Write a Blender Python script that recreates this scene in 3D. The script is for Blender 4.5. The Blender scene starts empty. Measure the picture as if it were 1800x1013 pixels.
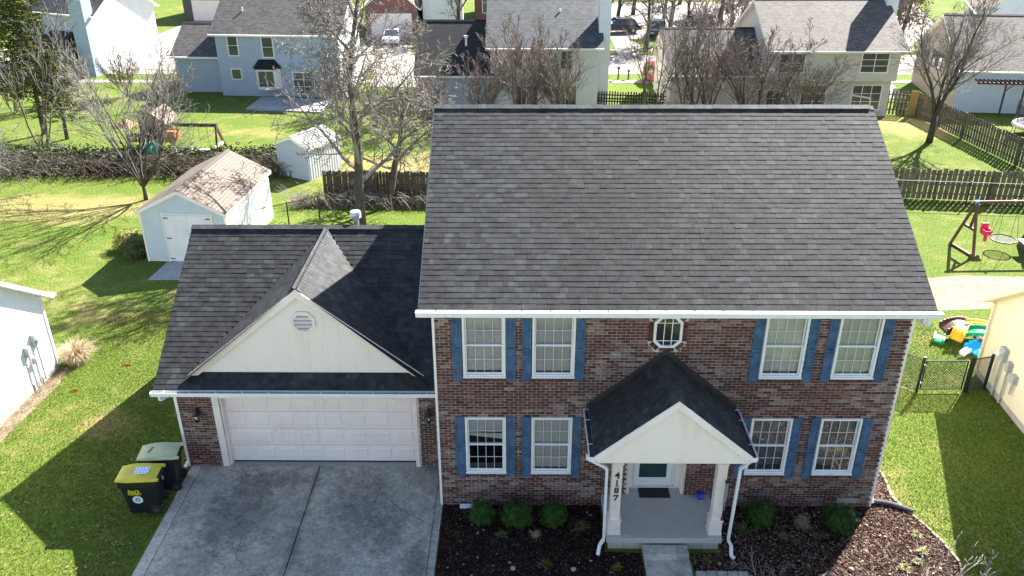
import bpy, math, random
import numpy as np
from mathutils import Vector, Matrix, noise
random.seed(7)
R = math.radians
scene = bpy.context.scene
col = scene.collection

# ------------------------------------------------------------------ camera, sky, sun
CAMP = Vector((1.8442, -16.0345, 13.9175))
PITCH, YAW, ROLL, FPX = 0.4636, -0.0098, -0.0018, 1487.7
cp, sp, cy_, sy_ = math.cos(PITCH), math.sin(PITCH), math.cos(YAW), math.sin(YAW)
Fv = Vector((sy_*cp, cy_*cp, -sp)); Rv = Vector((cy_, -sy_, 0)); Uv = Rv.cross(Fv)
R2 = Rv*math.cos(ROLL)+Uv*math.sin(ROLL); U2 = -Rv*math.sin(ROLL)+Uv*math.cos(ROLL)
cd = bpy.data.cameras.new('camera'); cam = bpy.data.objects.new('camera', cd); col.objects.link(cam)
m = Matrix((R2, U2, -Fv)).transposed().to_4x4(); m.translation = CAMP; cam.matrix_world = m
cd.sensor_width = 36; cd.lens = 36*FPX/1800; cd.clip_end = 1000; cd.clip_start = .1
scene.camera = cam
SUN_EL, SUN_AZ = R(39.6), R(38.3)
w = bpy.data.worlds.new('World'); scene.world = w; w.use_nodes = True
nt = w.node_tree; bg = nt.nodes['Background']
sky = nt.nodes.new('ShaderNodeTexSky'); sky.sky_type = 'NISHITA'; sky.sun_disc = False
sky.sun_elevation = SUN_EL; sky.sun_rotation = SUN_AZ; sky.altitude = 200
nt.links.new(sky.outputs[0], bg.inputs[0]); bg.inputs[1].default_value = 0.052
sd = bpy.data.lights.new('sun', 'SUN'); sd.energy = 4.2; sd.angle = R(.5); sd.color = (1, .95, .88)
so = bpy.data.objects.new('sun', sd); col.objects.link(so)
sdir = Vector((-math.sin(SUN_AZ)*math.cos(SUN_EL), -math.cos(SUN_AZ)*math.cos(SUN_EL), -math.sin(SUN_EL)))
so.rotation_euler = sdir.to_track_quat('-Z', 'Y').to_euler(); so.location = (20, 30, 40)
vs = scene.view_settings; vs.view_transform = 'Standard'; vs.look = 'None'; vs.gamma = 1; vs.use_curve_mapping = False
vs.exposure = 2.5

# ------------------------------------------------------------------ materials
def newmat(name):
    m = bpy.data.materials.new(name); m.use_nodes = True
    return m, m.node_tree, m.node_tree.nodes['Principled BSDF']
def N(nt, t, **kw):
    n = nt.nodes.new(t)
    for k, v in kw.items():
        if isinstance(k, str) and k.startswith('i_'):
            n.inputs[int(k[2:])].default_value = v
        else: setattr(n, k, v)
    return n
def texco(nt, kind='Object', scale=(1, 1, 1)):
    tc = nt.nodes.new('ShaderNodeTexCoord') if kind != 'Pos' else nt.nodes.new('ShaderNodeNewGeometry')
    mp = nt.nodes.new('ShaderNodeMapping'); mp.inputs['Scale'].default_value = scale
    nt.links.new(tc.outputs['Position' if kind == 'Pos' else kind], mp.inputs[0])
    return mp.outputs[0]
def noisen(nt, vec, scale, detail=4, rough=.6):
    n = nt.nodes.new('ShaderNodeTexNoise'); n.inputs['Scale'].default_value = scale
    n.inputs['Detail'].default_value = detail; n.inputs['Roughness'].default_value = rough
    nt.links.new(vec, n.inputs['Vector']); return n.outputs['Fac']
def ramp(nt, fac, stops):
    r = nt.nodes.new('ShaderNodeValToRGB'); e = r.color_ramp.elements
    while len(e) < len(stops): e.new(.5)
    for i, (p, c) in enumerate(stops):
        e[i].position = p; e[i].color = (*c, 1) if len(c) == 3 else c
    nt.links.new(fac, r.inputs[0]); return r.outputs[0]
def mixc(nt, fac, a, b, mode='MIX'):
    m = nt.nodes.new('ShaderNodeMix'); m.data_type = 'RGBA'; m.blend_type = mode
    for sock, v in ((0, fac), (6, a), (7, b)):
        if isinstance(v, (int, float)): m.inputs[sock].default_value = v
        elif isinstance(v, tuple): m.inputs[sock].default_value = (*v, 1) if len(v) == 3 else v
        else: nt.links.new(v, m.inputs[sock])
    return m.outputs[2]
def bump(nt, bs, h, strength=.3, dist=.02):
    b = nt.nodes.new('ShaderNodeBump'); b.inputs['Strength'].default_value = strength; b.inputs['Distance'].default_value = dist
    nt.links.new(h, b.inputs['Height']); nt.links.new(b.outputs[0], bs.inputs['Normal'])
def mat(name, c, rough=.6, var=.15, scale=3, fine=40, bmp=.15, metal=0, spec=.5, tint=None, bdist=.01):
    """base colour with a broad and a fine variation, plus fine relief"""
    m, nt, bs = newmat(name); v = texco(nt, 'Pos')
    f = noisen(nt, v, scale, 3); g = noisen(nt, v, fine, 2)
    lo = tuple(x*(1-var) for x in c); hi = tuple(min(1, x*(1+var)) for x in c)
    if tint: hi = tint
    a = ramp(nt, f, [(.3, lo), (.7, hi)])
    b = ramp(nt, g, [(.25, (1-var,)*3), (.75, (1+var*.3,)*3)])
    nt.links.new(mixc(nt, 1.0, a, b, 'MULTIPLY'), bs.inputs['Base Color'])
    bs.inputs['Roughness'].default_value = rough; bs.inputs['Metallic'].default_value = metal
    bs.inputs['Specular IOR Level'].default_value = spec
    if bmp: bump(nt, bs, g, bmp, bdist)
    return m
M = {}
M['mortar'] = mat('mortar', (.66, .58, .48), .9, .2, 4, 60)
BR = [(.10, .036, .030), (.15, .055, .042), (.125, .046, .037), (.07, .032, .028), (.20, .115, .095), (.27, .20, .185), (.20, .14, .125)]
M['brick'] = [mat('brick_%d' % i, c, .85, .28, 9, 55, .3, spec=.2, tint=tuple(x*1.3+.015 for x in c)) for i, c in enumerate(BR)]
SH = [(.041, .042, .043), (.047, .049, .050), (.037, .038, .039), (.054, .057, .058), (.043, .040, .044), (.062, .066, .067)]
M['shingle'] = [mat('shingle_%d' % i, c, .7, .3, 5, 130, .5, spec=.12, bdist=.004) for i, c in enumerate(SH)]
M['underlay'] = mat('roof_underlay', (.04, .04, .045), .9)
M['vent_black'] = mat('ridge_vent_black', (.02, .02, .022), .8)
M['white'] = mat('white_trim', (.86, .79, .74), .45, .06, 2, 20, .03)
M['gutter'] = mat('gutter_white', (.80, .80, .79), .35, .05, 2, 20, .02)
M['cream'] = mat('cream_vinyl', (.93, .83, .74), .55, .05, .9, 20, .04, tint=(.88, .76, .63))
M['creamtrim'] = mat('cream_trim', (.88, .74, .66), .5, .08, 2, 20, .04)
M['pinkwhite'] = mat('garage_door_paint', (.93, .78, .71), .5, .05, 1, 20, .04)
M['shutter'] = mat('shutter_blue', (.062, .135, .24), .7, .35, 4, 30, .1, spec=.2, tint=(.10, .185, .31))
M['sashwhite'] = mat('sash_white', (.80, .80, .80), .4, .04, 2, 20, .02)
M['muntin'] = mat('muntin_white', (.74, .74, .74), .5, .04, 2, 20, .02)
M['black'] = mat('black_metal', (.012, .012, .014), .5, .2)
M['darkgrey'] = mat('dark_grey', (.04, .04, .045), .6, .2)
M['grey'] = mat('meter_grey', (.38, .40, .40), .5, .1)
M['blind'] = mat('blind_slat', (.58, .55, .50), .6, .06)
M['blinddark'] = mat('blind_slat_dark_green', (.20, .22, .19), .6, .06)  # dark green slats of the half-open blinds
M['shade'] = mat('cellular_shade', (.56, .54, .51), .8, .12, 1.5, 10)
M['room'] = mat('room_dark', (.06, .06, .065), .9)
M['doorgreen'] = mat('door_dark_teal', (.02, .055, .06), .4)
M['mat_black'] = mat('door_mat_rubber', (.018, .018, .022), .95, .2, 10, 90, .4)
M['blueplastic'] = mat('blue_plastic', (.03, .06, .45), .35)
M['bin'] = mat('bin_plastic', (.012, .013, .016), .45, .2)
M['yellow'] = mat('lid_yellow', (.62, .52, .03), .45, .12, 4)
M['paleyellow'] = mat('lid_pale_yellow', (.52, .54, .30), .5, .12, 4)
M['stickerwhite'] = mat('sticker_white', (.75, .80, .85), .5, .04)
M['teal'] = mat('emblem_teal', (.02, .22, .22), .5)
M['stickerblue'] = mat('sticker_blue', (.08, .25, .62), .5)
M['yellowprint'] = mat('yellow_print', (.75, .62, .03), .5)
M['galv'] = mat('pipe_galvanised', (.55, .58, .60), .35, .15, metal=.4)
M['drainpipe'] = mat('corrugated_drain', (.10, .10, .105), .6, .3)
M['bark'] = mat('bark', (.062, .05, .041), .9, .4, 6, 40, .6, tint=(.10, .083, .068))
M['twig'] = mat('twig', (.12, .098, .085), .85, .35, 3, 40, .3, tint=(.30, .26, .225))
M['redtwig'] = mat('red_twig', (.17, .12, .10), .85, .35, 3, 40, .3, tint=(.27, .21, .18))
M['brush'] = mat('brush_brown', (.055, .036, .028), .85, .4, 3, 40, .3, tint=(.13, .095, .075))
M['birch'] = mat('birch_bark', (.26, .20, .17), .85, .5, 8, 30, .4, tint=(.12, .065, .055))
M['greytwig'] = mat('grey_twig', (.19, .17, .15), .8, .3, 4, 40, .3)
M['needle'] = mat('pine_needle', (.075, .105, .018), .8, .5, 1.2, 8, .1, spec=.1, tint=(.17, .18, .035))
M['boxwood'] = mat('boxwood_leaf', (.03, .085, .012), .7, .5, 6, 30, .1, spec=.2, tint=(.07, .16, .025))
M['yewleaf'] = mat('golden_shrub_leaf', (.20, .21, .02), .6, .5, 6, 30, .1, tint=(.42, .38, .04))
M['dryleaf'] = mat('dry_grass_blade', (.52, .40, .25), .8, .4, 6, 30)
M['brownleaf'] = mat('brown_oak_leaf', (.24, .16, .09), .8, .5, 2, 20, .1, tint=(.38, .27, .17))
M['juniper'] = mat('juniper_leaf', (.08, .12, .022), .7, .5, 1.5, 20, .1, tint=(.16, .20, .04))
M['fencewood'] = mat('fence_wood', (.13, .11, .075), .85, .35, 3, 30, .3, tint=(.22, .19, .13))
M['fencedark'] = mat('fence_wood_dark', (.075, .058, .046), .85, .35, 3, 30, .3)
M['newwood'] = mat('new_wood', (.42, .27, .08), .7, .2)
M['redwood'] = mat('playset_wood', (.11, .05, .032), .7, .3)
M['orangewood'] = mat('playset_orange', (.42, .16, .05), .7, .3)
M['tanroof'] = mat('playset_tan_roof', (.26, .19, .14), .8, .2)
M['slide'] = mat('slide_green', (.01, .35, .18), .4, .1)
M['pink'] = mat('pink_plastic', (.75, .02, .12), .4, .1)
M['toyyellow'] = mat('toy_yellow', (.80, .42, .01), .4, .08)
M['toygreen'] = mat('toy_green', (.01, .28, .10), .4, .1)
M['toyblue'] = mat('toy_blue', (.01, .36, .70), .4, .1)
M['toybrown'] = mat('toy_brown', (.09, .035, .025), .5, .1)
M['toylight'] = mat('toy_light', (.7, .75, .8), .4, .1)
M['orange'] = mat('utility_flag_orange', (.5, .10, .02), .6, .1)
M['stone'] = mat('edging_stone', (.26, .215, .16), .85, .3, 5)
M['carwhite'] = mat('car_white', (.75, .76, .78), .3, .03, bmp=0)
M['carred'] = mat('car_red', (.30, .02, .035), .3, .03, bmp=0)
M['cardark'] = mat('car_dark', (.03, .035, .045), .25, .03, bmp=0)
M['tyre'] = mat('tyre', (.015, .015, .016), .8)
M['shedmetal'] = mat('shed_roof_metal', (.20, .20, .205), .6, .15)
M['foundation'] = mat('foundation_concrete', (.42, .38, .32), .9, .15)
M['lampglass'] = mat('frosted_glass', (.7, .7, .66), .3, .05)

def streaky(m, tint, amt=.5):
    nt = m.node_tree; bs = nt.nodes['Principled BSDF']; src = bs.inputs['Base Color'].links[0].from_socket
    v = texco(nt, 'Pos', (7, 7, .7)); f = noisen(nt, v, 1.0, 4, .7); big = noisen(nt, texco(nt, 'Pos'), .9, 2)
    a = ramp(nt, f, [(.5, (0, 0, 0)), (.75, (amt,)*3)]); b = ramp(nt, big, [(.4, (0, 0, 0)), (.65, (1, 1, 1))])
    nt.links.new(mixc(nt, mixc(nt, 1.0, a, b, 'MULTIPLY'), src, tint), bs.inputs['Base Color'])
streaky(M['cream'], (.66, .50, .34), .55); streaky(M['pinkwhite'], (.62, .50, .43), .4); streaky(M['shutter'], (.16, .20, .25), .6); streaky(M['gutter'], (.45, .42, .36), .4)

def glassmat(name, tint=(.9, .95, 1), dark=None):
    m, nt, bs = newmat(name); nt.nodes.remove(bs); out = nt.nodes['Material Output']
    gl = nt.nodes.new('ShaderNodeBsdfGlossy'); gl.inputs['Roughness'].default_value = .02; gl.inputs['Color'].default_value = (.8, .85, .9, 1)
    fr = nt.nodes.new('ShaderNodeFresnel'); fr.inputs['IOR'].default_value = 1.45
    ad = nt.nodes.new('ShaderNodeMath'); ad.operation = 'ADD'; ad.inputs[1].default_value = .01
    nt.links.new(fr.outputs[0], ad.inputs[0])
    if dark:
        tr = nt.nodes.new('ShaderNodeBsdfPrincipled'); tr.inputs['Base Color'].default_value = (*dark, 1); tr.inputs['Roughness'].default_value = .3
    else:
        tr = nt.nodes.new('ShaderNodeBsdfTransparent'); tr.inputs[0].default_value = (*tint, 1)
    mx = nt.nodes.new('ShaderNodeMixShader')
    nt.links.new(ad.outputs[0], mx.inputs[0]); nt.links.new(tr.outputs[0], mx.inputs[1]); nt.links.new(gl.outputs[0], mx.inputs[2])
    nt.links.new(mx.outputs[0], out.inputs[0]); return m
M['glass'] = glassmat('window_glass', (.96, .96, .96))
M['darkglass'] = glassmat('dark_window_glass', dark=(.05, .055, .06))
M['octglass'] = glassmat('octagon_glass', dark=(.012, .013, .015))
M['stormglass'] = glassmat('storm_door_glass', dark=(.012, .035, .04))

def siding_mat(name, c, pitch=.12, var=.06, depth=.5):
    """painted lap siding on walls too far for single boards: lap relief, even colour"""
    m, nt, bs = newmat(name); v = texco(nt, 'Object'); f = noisen(nt, v, 1.5, 3)
    nt.links.new(ramp(nt, f, [(.3, tuple(x*(1-var) for x in c)), (.7, tuple(min(1, x*(1+var)) for x in c))]), bs.inputs['Base Color'])
    sx = nt.nodes.new('ShaderNodeSeparateXYZ'); nt.links.new(v, sx.inputs[0])
    a = N(nt, 'ShaderNodeMath', operation='DIVIDE', i_1=pitch); nt.links.new(sx.outputs[2], a.inputs[0])
    b = N(nt, 'ShaderNodeMath', operation='FRACT'); nt.links.new(a.outputs[0], b.inputs[0])
    c2 = N(nt, 'ShaderNodeMath', operation='SUBTRACT', i_0=1.0); nt.links.new(b.outputs[0], c2.inputs[1])
    bump(nt, bs, c2.outputs[0], depth, .02); bs.inputs['Roughness'].default_value = .55
    return m
M['side_white'] = siding_mat('siding_white', (.74, .74, .73))
M['side_blue'] = siding_mat('siding_blue', (.37, .42, .50))
M['side_bluewhite'] = siding_mat('siding_blue_white', (.55, .60, .66))
M['side_pale'] = siding_mat('siding_pale', (.64, .63, .62))
M['side_tan'] = siding_mat('siding_tan', (.30, .26, .21))
M['side_grey'] = siding_mat('siding_warm_grey', (.56, .51, .44))
M['v_shed'] = mat('vinyl_shed_blue', (.50, .58, .63), .5, .06, 1.5)
M['v_white'] = mat('vinyl_white', (.76, .77, .78), .5, .05, 1.5)
M['v_butter'] = mat('vinyl_butter', (.80, .68, .46), .5, .05, 1.5)

def roof_mat(name, c, row=.145, tab=.28, contrast=.35):
    m, nt, bs = newmat(name); v = texco(nt, 'UV')
    b = nt.nodes.new('ShaderNodeTexBrick'); nt.links.new(v, b.inputs['Vector'])
    b.offset = .37; b.inputs['Scale'].default_value = 1; b.inputs['Brick Width'].default_value = tab; b.inputs['Row Height'].default_value = row
    b.inputs['Mortar Size'].default_value = .014; b.inputs['Mortar Smooth'].default_value = .3
    b.inputs['Color1'].default_value = (*[x*(1-contrast) for x in c], 1); b.inputs['Color2'].default_value = (*[x*(1+contrast) for x in c], 1)
    b.inputs['Mortar'].default_value = (*[x*.35 for x in c], 1)
    f = noisen(nt, v, .8, 4); g = ramp(nt, f, [(.25, (.8,)*3), (.75, (1.12,)*3)])
    nt.links.new(mixc(nt, 1.0, b.outputs[0], g, 'MULTIPLY'), bs.inputs['Base Color'])
    inv = N(nt, 'ShaderNodeMath', operation='SUBTRACT', i_0=1.0); nt.links.new(b.outputs['Fac'], inv.inputs[1])
    bump(nt, bs, inv.outputs[0], .6, .015); bs.inputs['Roughness'].default_value = .8
    return m
M['roof_grey'] = roof_mat('far_shingle_grey', (.085, .078, .076))
M['roof_dark'] = roof_mat('far_shingle_dark', (.022, .022, .024), contrast=.2)
M['roof_slate'] = roof_mat('far_shingle_slate', (.07, .078, .085))
M['roof_brown'] = roof_mat('far_shingle_brown', (.115, .098, .084))
M['roof_tan'] = roof_mat('far_shingle_tan', (.165, .125, .095), contrast=.12)

def brickmat_far(name, c):
    m, nt, bs = newmat(name); v = texco(nt, 'Object', (1, 1, 1))
    mp = nt.nodes.new('ShaderNodeMapping'); mp.inputs['Rotation'].default_value = (R(90), 0, 0); nt.links.new(v, mp.inputs[0])
    b = nt.nodes.new('ShaderNodeTexBrick'); nt.links.new(mp.outputs[0], b.inputs['Vector'])
    b.inputs['Scale'].default_value = 1; b.inputs['Brick Width'].default_value = .2; b.inputs['Row Height'].default_value = .075; b.inputs['Mortar Size'].default_value = .008
    b.inputs['Color1'].default_value = (*c, 1); b.inputs['Color2'].default_value = (*[x*.7 for x in c], 1); b.inputs['Mortar'].default_value = (.3, .26, .22, 1)
    nt.links.new(b.outputs[0], bs.inputs['Base Color']); bs.inputs['Roughness'].default_value = .9; return m
M['brick_red'] = brickmat_far('far_brick_red', (.24, .055, .04))
M['brick_dark'] = brickmat_far('far_brick_dark', (.06, .04, .035))

def grassmat():
    m, nt, bs = newmat('lawn_grass'); v = texco(nt, 'Pos'); vs_ = texco(nt, 'Pos', (1, .45, 1))
    rot = nt.nodes.new('ShaderNodeMapping'); rot.inputs['Rotation'].default_value = (0, 0, R(-28)); nt.links.new(vs_, rot.inputs[0])
    big = noisen(nt, v, .16, 4, .6); med = noisen(nt, v, 1.1, 4, .65); fin = noisen(nt, rot.outputs[0], 17, 5, .75); mic = noisen(nt, rot.outputs[0], 45, 3, .7)
    base = ramp(nt, fin, [(.28, (.018, .048, .006)), (.43, (.072, .118, .016)), (.57, (.135, .178, .031)), (.76, (.25, .255, .08))])
    dry = ramp(nt, fin, [(.25, (.12, .11, .03)), (.5, (.25, .215, .075)), (.75, (.40, .33, .16))])
    # drier ground: own patches (noise) plus the two worn back lawns
    sm = N(nt, 'ShaderNodeMath', operation='MULTIPLY', i_1=.55); nt.links.new(big, sm.inputs[0])
    sm2 = N(nt, 'ShaderNodeMath', operation='MULTIPLY_ADD', i_1=.62); nt.links.new(med, sm2.inputs[0]); nt.links.new(sm.outputs[0], sm2.inputs[2])
    acc = sm2.outputs[0]
    for (x, y, rx, ry, k) in DRY:
        s = N(nt, 'ShaderNodeMapping'); s.inputs['Location'].default_value = (-x/rx, -y/ry, 0); s.inputs['Scale'].default_value = (1/rx, 1/ry, 0)
        nt.links.new(v, s.inputs[0])
        l = N(nt, 'ShaderNodeVectorMath', operation='LENGTH'); nt.links.new(s.outputs[0], l.inputs[0])
        r = N(nt, 'ShaderNodeMapRange'); r.inputs[1].default_value = 1.15; r.inputs[2].default_value = .3; r.inputs[3].default_value = 0; r.inputs[4].default_value = k
        nt.links.new(l.outputs['Value'], r.inputs[0])
        a = N(nt, 'ShaderNodeMath', operation='ADD'); nt.links.new(acc, a.inputs[0]); nt.links.new(r.outputs[0], a.inputs[1]); acc = a.outputs[0]
    fac = ramp(nt, acc, [(.60, (0, 0, 0)), (.82, (1, 1, 1))])
    c = mixc(nt, fac, base, dry)
    g = ramp(nt, mic, [(.3, (.62,)*3), (.7, (1.25,)*3)])
    hue = ramp(nt, noisen(nt, v, .5, 3), [(.35, (.88, .98, .9)), (.65, (1.08, 1.02, 1.1))])
    c = mixc(nt, 1.0, c, g, 'MULTIPLY'); c = mixc(nt, 1.0, c, hue, 'MULTIPLY')
    nt.links.new(c, bs.inputs['Base Color']); bs.inputs['Roughness'].default_value = .95; bs.inputs['Specular IOR Level'].default_value = .1
    bump(nt, bs, fin, .9, .06)
    return m
DRY = [(-19, 19.8, 6, 2.0, .36), (25, 33.2, 2.6, 2.6, .42), (-4.5, 25.5, 5, 3, .30), (-13.5, 32, 3, 1.5, .16), (-9.6, 11.3, 1.5, .7, .22), (12.6, 8.8, 1.0, 1.2, .28), (-9.7, 3.2, 1.0, 1.0, .14), (-11.5, 9.5, 2, .8, .15)]
M['grass'] = grassmat()
M['blade'] = mat('grass_blade', (.08, .135, .010), .9, .45, 1.2, 9, 0, spec=.1, tint=(.17, .20, .03))

def concrete(name, c, dark, big=.55, streak=False, amt=.5):
    m, nt, bs = newmat(name); v = texco(nt, 'Pos')
    a = noisen(nt, v, big, 6, .7); b = noisen(nt, v, 3.5, 6, .75); f = noisen(nt, v, 60, 3, .7)
    ad = N(nt, 'ShaderNodeMath', operation='MULTIPLY_ADD', i_1=.5); nt.links.new(b, ad.inputs[0])
    h = N(nt, 'ShaderNodeMath', operation='MULTIPLY', i_1=.5); nt.links.new(a, h.inputs[0]); nt.links.new(h.outputs[0], ad.inputs[2])
    c1 = ramp(nt, ad.outputs[0], [(.5-amt*.16, dark), (.5, tuple((x+y)/2 for x, y in zip(c, dark))), (.5+amt*.11, c)])
    sp2 = noisen(nt, v, 14, 5, .8)
    c1 = mixc(nt, 1.0, c1, ramp(nt, sp2, [(.36, ((.72,)*3 if 'drive' in name else (.9,)*3)), (.5, (1.0,)*3), (.7, (1.08,)*3)]), 'MULTIPLY')
    if 'drive' in name:   # oil and tyre stains where cars stand, dirt along the middle joint
        wob = noisen(nt, v, 5, 5, .8)
        for (x, y, rx, ry, k) in ((-4.9, -.3, .75, 1.5, .62), (-2.0, .2, .8, 1.2, .70), (-4.2, .9, .9, .3, .66), (-1.2, -.9, .45, .8, .7), (-5.4, -1.9, .5, .9, .75), (-3.3, -3, .14, 5.5, .72), (-.45, -2.0, .3, .7, .66), (-2.6, -2.1, .5, .5, .8)):
            mp = N(nt, 'ShaderNodeMapping'); mp.inputs['Location'].default_value = (-x/rx, -y/ry, 0); mp.inputs['Scale'].default_value = (1/rx, 1/ry, 0); nt.links.new(v, mp.inputs[0])
            l = N(nt, 'ShaderNodeVectorMath', operation='LENGTH'); nt.links.new(mp.outputs[0], l.inputs[0])
            q = N(nt, 'ShaderNodeMath', operation='MULTIPLY_ADD', i_1=-2.6); nt.links.new(wob, q.inputs[0]); nt.links.new(l.outputs['Value'], q.inputs[2])
            st = N(nt, 'ShaderNodeMapRange'); st.inputs[1].default_value = -.1; st.inputs[2].default_value = -.7; st.inputs[3].default_value = 1; st.inputs[4].default_value = k; nt.links.new(q.outputs[0], st.inputs[0])
            cb = N(nt, 'ShaderNodeCombineColor'); [nt.links.new(st.outputs[0], cb.inputs[z]) for z in range(3)]; c1 = mixc(nt, 1.0, c1, cb.outputs[0], 'MULTIPLY')
    g = ramp(nt, f, [(.3, (.72,)*3), (.7, (1.15,)*3)])
    nt.links.new(mixc(nt, 1.0, c1, g, 'MULTIPLY'), bs.inputs['Base Color']); bs.inputs['Roughness'].default_value = .85
    bump(nt, bs, f, .3, .01); return m
M['driveway'] = concrete('driveway_concrete', (.47, .445, .395), (.21, .20, .175), .38, amt=.8)
M['drivelight'] = concrete('driveway_concrete_clean', (.50, .475, .43), (.33, .315, .285))
M['porchslab'] = concrete('porch_concrete', (.52, .49, .45), (.44, .42, .39), amt=1.5)
M['path'] = concrete('path_concrete', (.50, .47, .41), (.28, .265, .235))
M['road'] = concrete('street_concrete', (.38, .34, .29), (.28, .25, .22), .3)
M['patio'] = concrete('patio_concrete', (.36, .37, .38), (.28, .29, .30))
M['mulch_soil'] = mat('mulch_soil', (.020, .012, .010), .95, .4, 3, 60, .8, tint=(.035, .022, .018))
M['chip'] = [mat('mulch_chip_%d' % i, c, .9, .3, 5, 40) for i, c in enumerate([(.05, .027, .021), (.15, .095, .075), (.28, .20, .16), (.020, .012, .011)])]
for m_ in M['chip']+[M['mulch_soil']]: m_.node_tree.nodes['Principled BSDF'].inputs['Specular IOR Level'].default_value = .05
M['straw'] = concrete('bare_sandy_patch', (.25, .18, .115), (.12, .085, .055), 2.2)

# ------------------------------------------------------------------ mesh helpers
def tag(o, label=None, cat=None, group=None, kind=None):
    if label: o['label'] = label
    if cat: o['category'] = cat
    if group: o['group'] = group
    if kind: o['kind'] = kind
    return o
def empty(name, loc=(0, 0, 0), rz=0, label=None, cat=None, group=None):
    o = bpy.data.objects.new(name, None); col.objects.link(o); o.location = loc; o.rotation_euler = (0, 0, rz)
    o.empty_display_size = .2
    return tag(o, label, cat, group)
class MB:
    def __init__(s): s.v = []; s.f = []; s.mi = []; s.uv = []
    def face(s, pts, mi=0, uv=None):
        k = len(s.v); s.v += [tuple(p) for p in pts]; s.f.append(tuple(range(k, k+len(pts)))); s.mi.append(mi)
        s.uv.append(uv)
    def add(s, vs_, fs, mi=0):
        k = len(s.v); s.v += [tuple(p) for p in vs_]
        for f in fs: s.f.append(tuple(i+k for i in f)); s.mi.append(mi); s.uv.append(None)
    def box(s, x0, x1, y0, y1, z0, z1, mi=0, fr=None):
        P = [(x, y, z) for z in (z0, z1) for y in (y0, y1) for x in (x0, x1)]
        if fr: P = [fr(*p) for p in P]
        s.add(P, [(0, 2, 3, 1), (4, 5, 7, 6), (0, 1, 5, 4), (2, 6, 7, 3), (0, 4, 6, 2), (1, 3, 7, 5)], mi)
        return s
    def prism(s, poly, d, mi=0):
        """poly: list of 3D points, d: extrusion vector"""
        n = len(poly); A = [Vector(p) for p in poly]; B = [p+Vector(d) for p in A]
        s.add(A+B, [tuple(range(n-1, -1, -1)), tuple(range(n, 2*n))]+[(i, (i+1) % n, n+(i+1) % n, n+i) for i in range(n)], mi); return s
    def bar(s, a, b, w, h=None, mi=0, up=(0, 0, 1)):
        a, b = Vector(a), Vector(b); h = h or w; d = (b-a)
        if d.length < 1e-6: return s
        d.normalize(); u = Vector(up)
        if abs(d.dot(u)) > .98: u = Vector((1, 0, 0))
        x = d.cross(u).normalized(); y = x.cross(d)
        P = [p+x*i*w/2+y*j*h/2 for p in (a, b) for i, j in ((-1, -1), (1, -1), (1, 1), (-1, 1))]
        s.add(P, [(3, 2, 1, 0), (4, 5, 6, 7), (0, 1, 5, 4), (1, 2, 6, 5), (2, 3, 7, 6), (3, 0, 4, 7)], mi); return s
    def tube(s, pts, rads, n=8, mi=0, cap=True):
        pts = [Vector(p) for p in pts]; k = len(s.v)
        if isinstance(rads, (int, float)): rads = [rads]*len(pts)
        x = None
        for i, p in enumerate(pts):
            d = (pts[min(i+1, len(pts)-1)]-pts[max(i-1, 0)]).normalized()
            if x is None: x = d.orthogonal().normalized()
            else: x = (x-d*x.dot(d)); x = x.normalized() if x.length > 1e-4 else d.orthogonal().normalized()
            y = d.cross(x)
            for j in range(n):
                a = 2*math.pi*j/n; s.v.append(tuple(p+(x*math.cos(a)+y*math.sin(a))*rads[i]))
        for i in range(len(pts)-1):
            for j in range(n):
                a = k+i*n+j; b = k+i*n+(j+1) % n; s.f.append((a, b, b+n, a+n)); s.mi.append(mi); s.uv.append(None)
        if cap:
            s.f.append(tuple(range(k+n-1, k-1, -1))); s.mi.append(mi); s.uv.append(None)
            e = k+(len(pts)-1)*n; s.f.append(tuple(range(e, e+n))); s.mi.append(mi); s.uv.append(None)
        return s
    def cyl(s, c, r, h, n=16, mi=0, r2=None):
        c = Vector(c); return s.tube([c, c+Vector((0, 0, h))], [r, r if r2 is None else r2], n, mi)
    def mesh(s, name, mats, smooth=False):
        me = bpy.data.meshes.new(name); me.from_pydata(s.v, [], s.f); me.update()
        for m_ in (mats if isinstance(mats, (list, tuple)) else [mats]): me.materials.append(m_)
        if any(s.mi): me.polygons.foreach_set('material_index', s.mi)
        if any(u is not None for u in s.uv):
            L = me.uv_layers.new(name='UVMap').data; i = 0
            for f, u in zip(s.f, s.uv):
                for j in range(len(f)):
                    if u is not None: L[i].uv = u[j]
                    i += 1
        if smooth: me.polygons.foreach_set('use_smooth', [True]*len(s.f))
        return me
    def build(s, name, mats, parent=None, smooth=False, bevel=0, **kw):
        o = bpy.data.objects.new(name, s.mesh(name, mats, smooth)); col.objects.link(o)
        if parent is not None: o.parent = parent
        if bevel:
            b = o.modifiers.new('bevel', 'BEVEL'); b.width = bevel; b.segments = 2; b.limit_method = 'ANGLE'
        return tag(o, **kw)
def link(name, me, parent, M4):
    o = bpy.data.objects.new(name, me); col.objects.link(o); o.parent = parent; o.matrix_local = M4; return o
def copy_tree(o, parent=None):
    c = o.copy(); col.objects.link(c)
    if parent is not None: c.parent = parent; c.matrix_parent_inverse = o.matrix_parent_inverse.copy()
    for ch in list(o.children): copy_tree(ch, c)
    return c
def frame(o, u, v):
    """4x4 with columns u, v, u x v at o"""
    u = Vector(u).normalized(); v = Vector(v).normalized(); n = u.cross(v)
    m_ = Matrix((u, v, n)).transposed().to_4x4(); m_.translation = Vector(o); return m_
def inview(p, pad=1.05):
    d = p-CAMP; z = d.dot(Fv)
    if z <= 0: return False
    return abs(d.dot(R2)/z*FPX) < 900*pad and abs(d.dot(U2)/z*FPX) < 507*pad
_boxcache = {}
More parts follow.
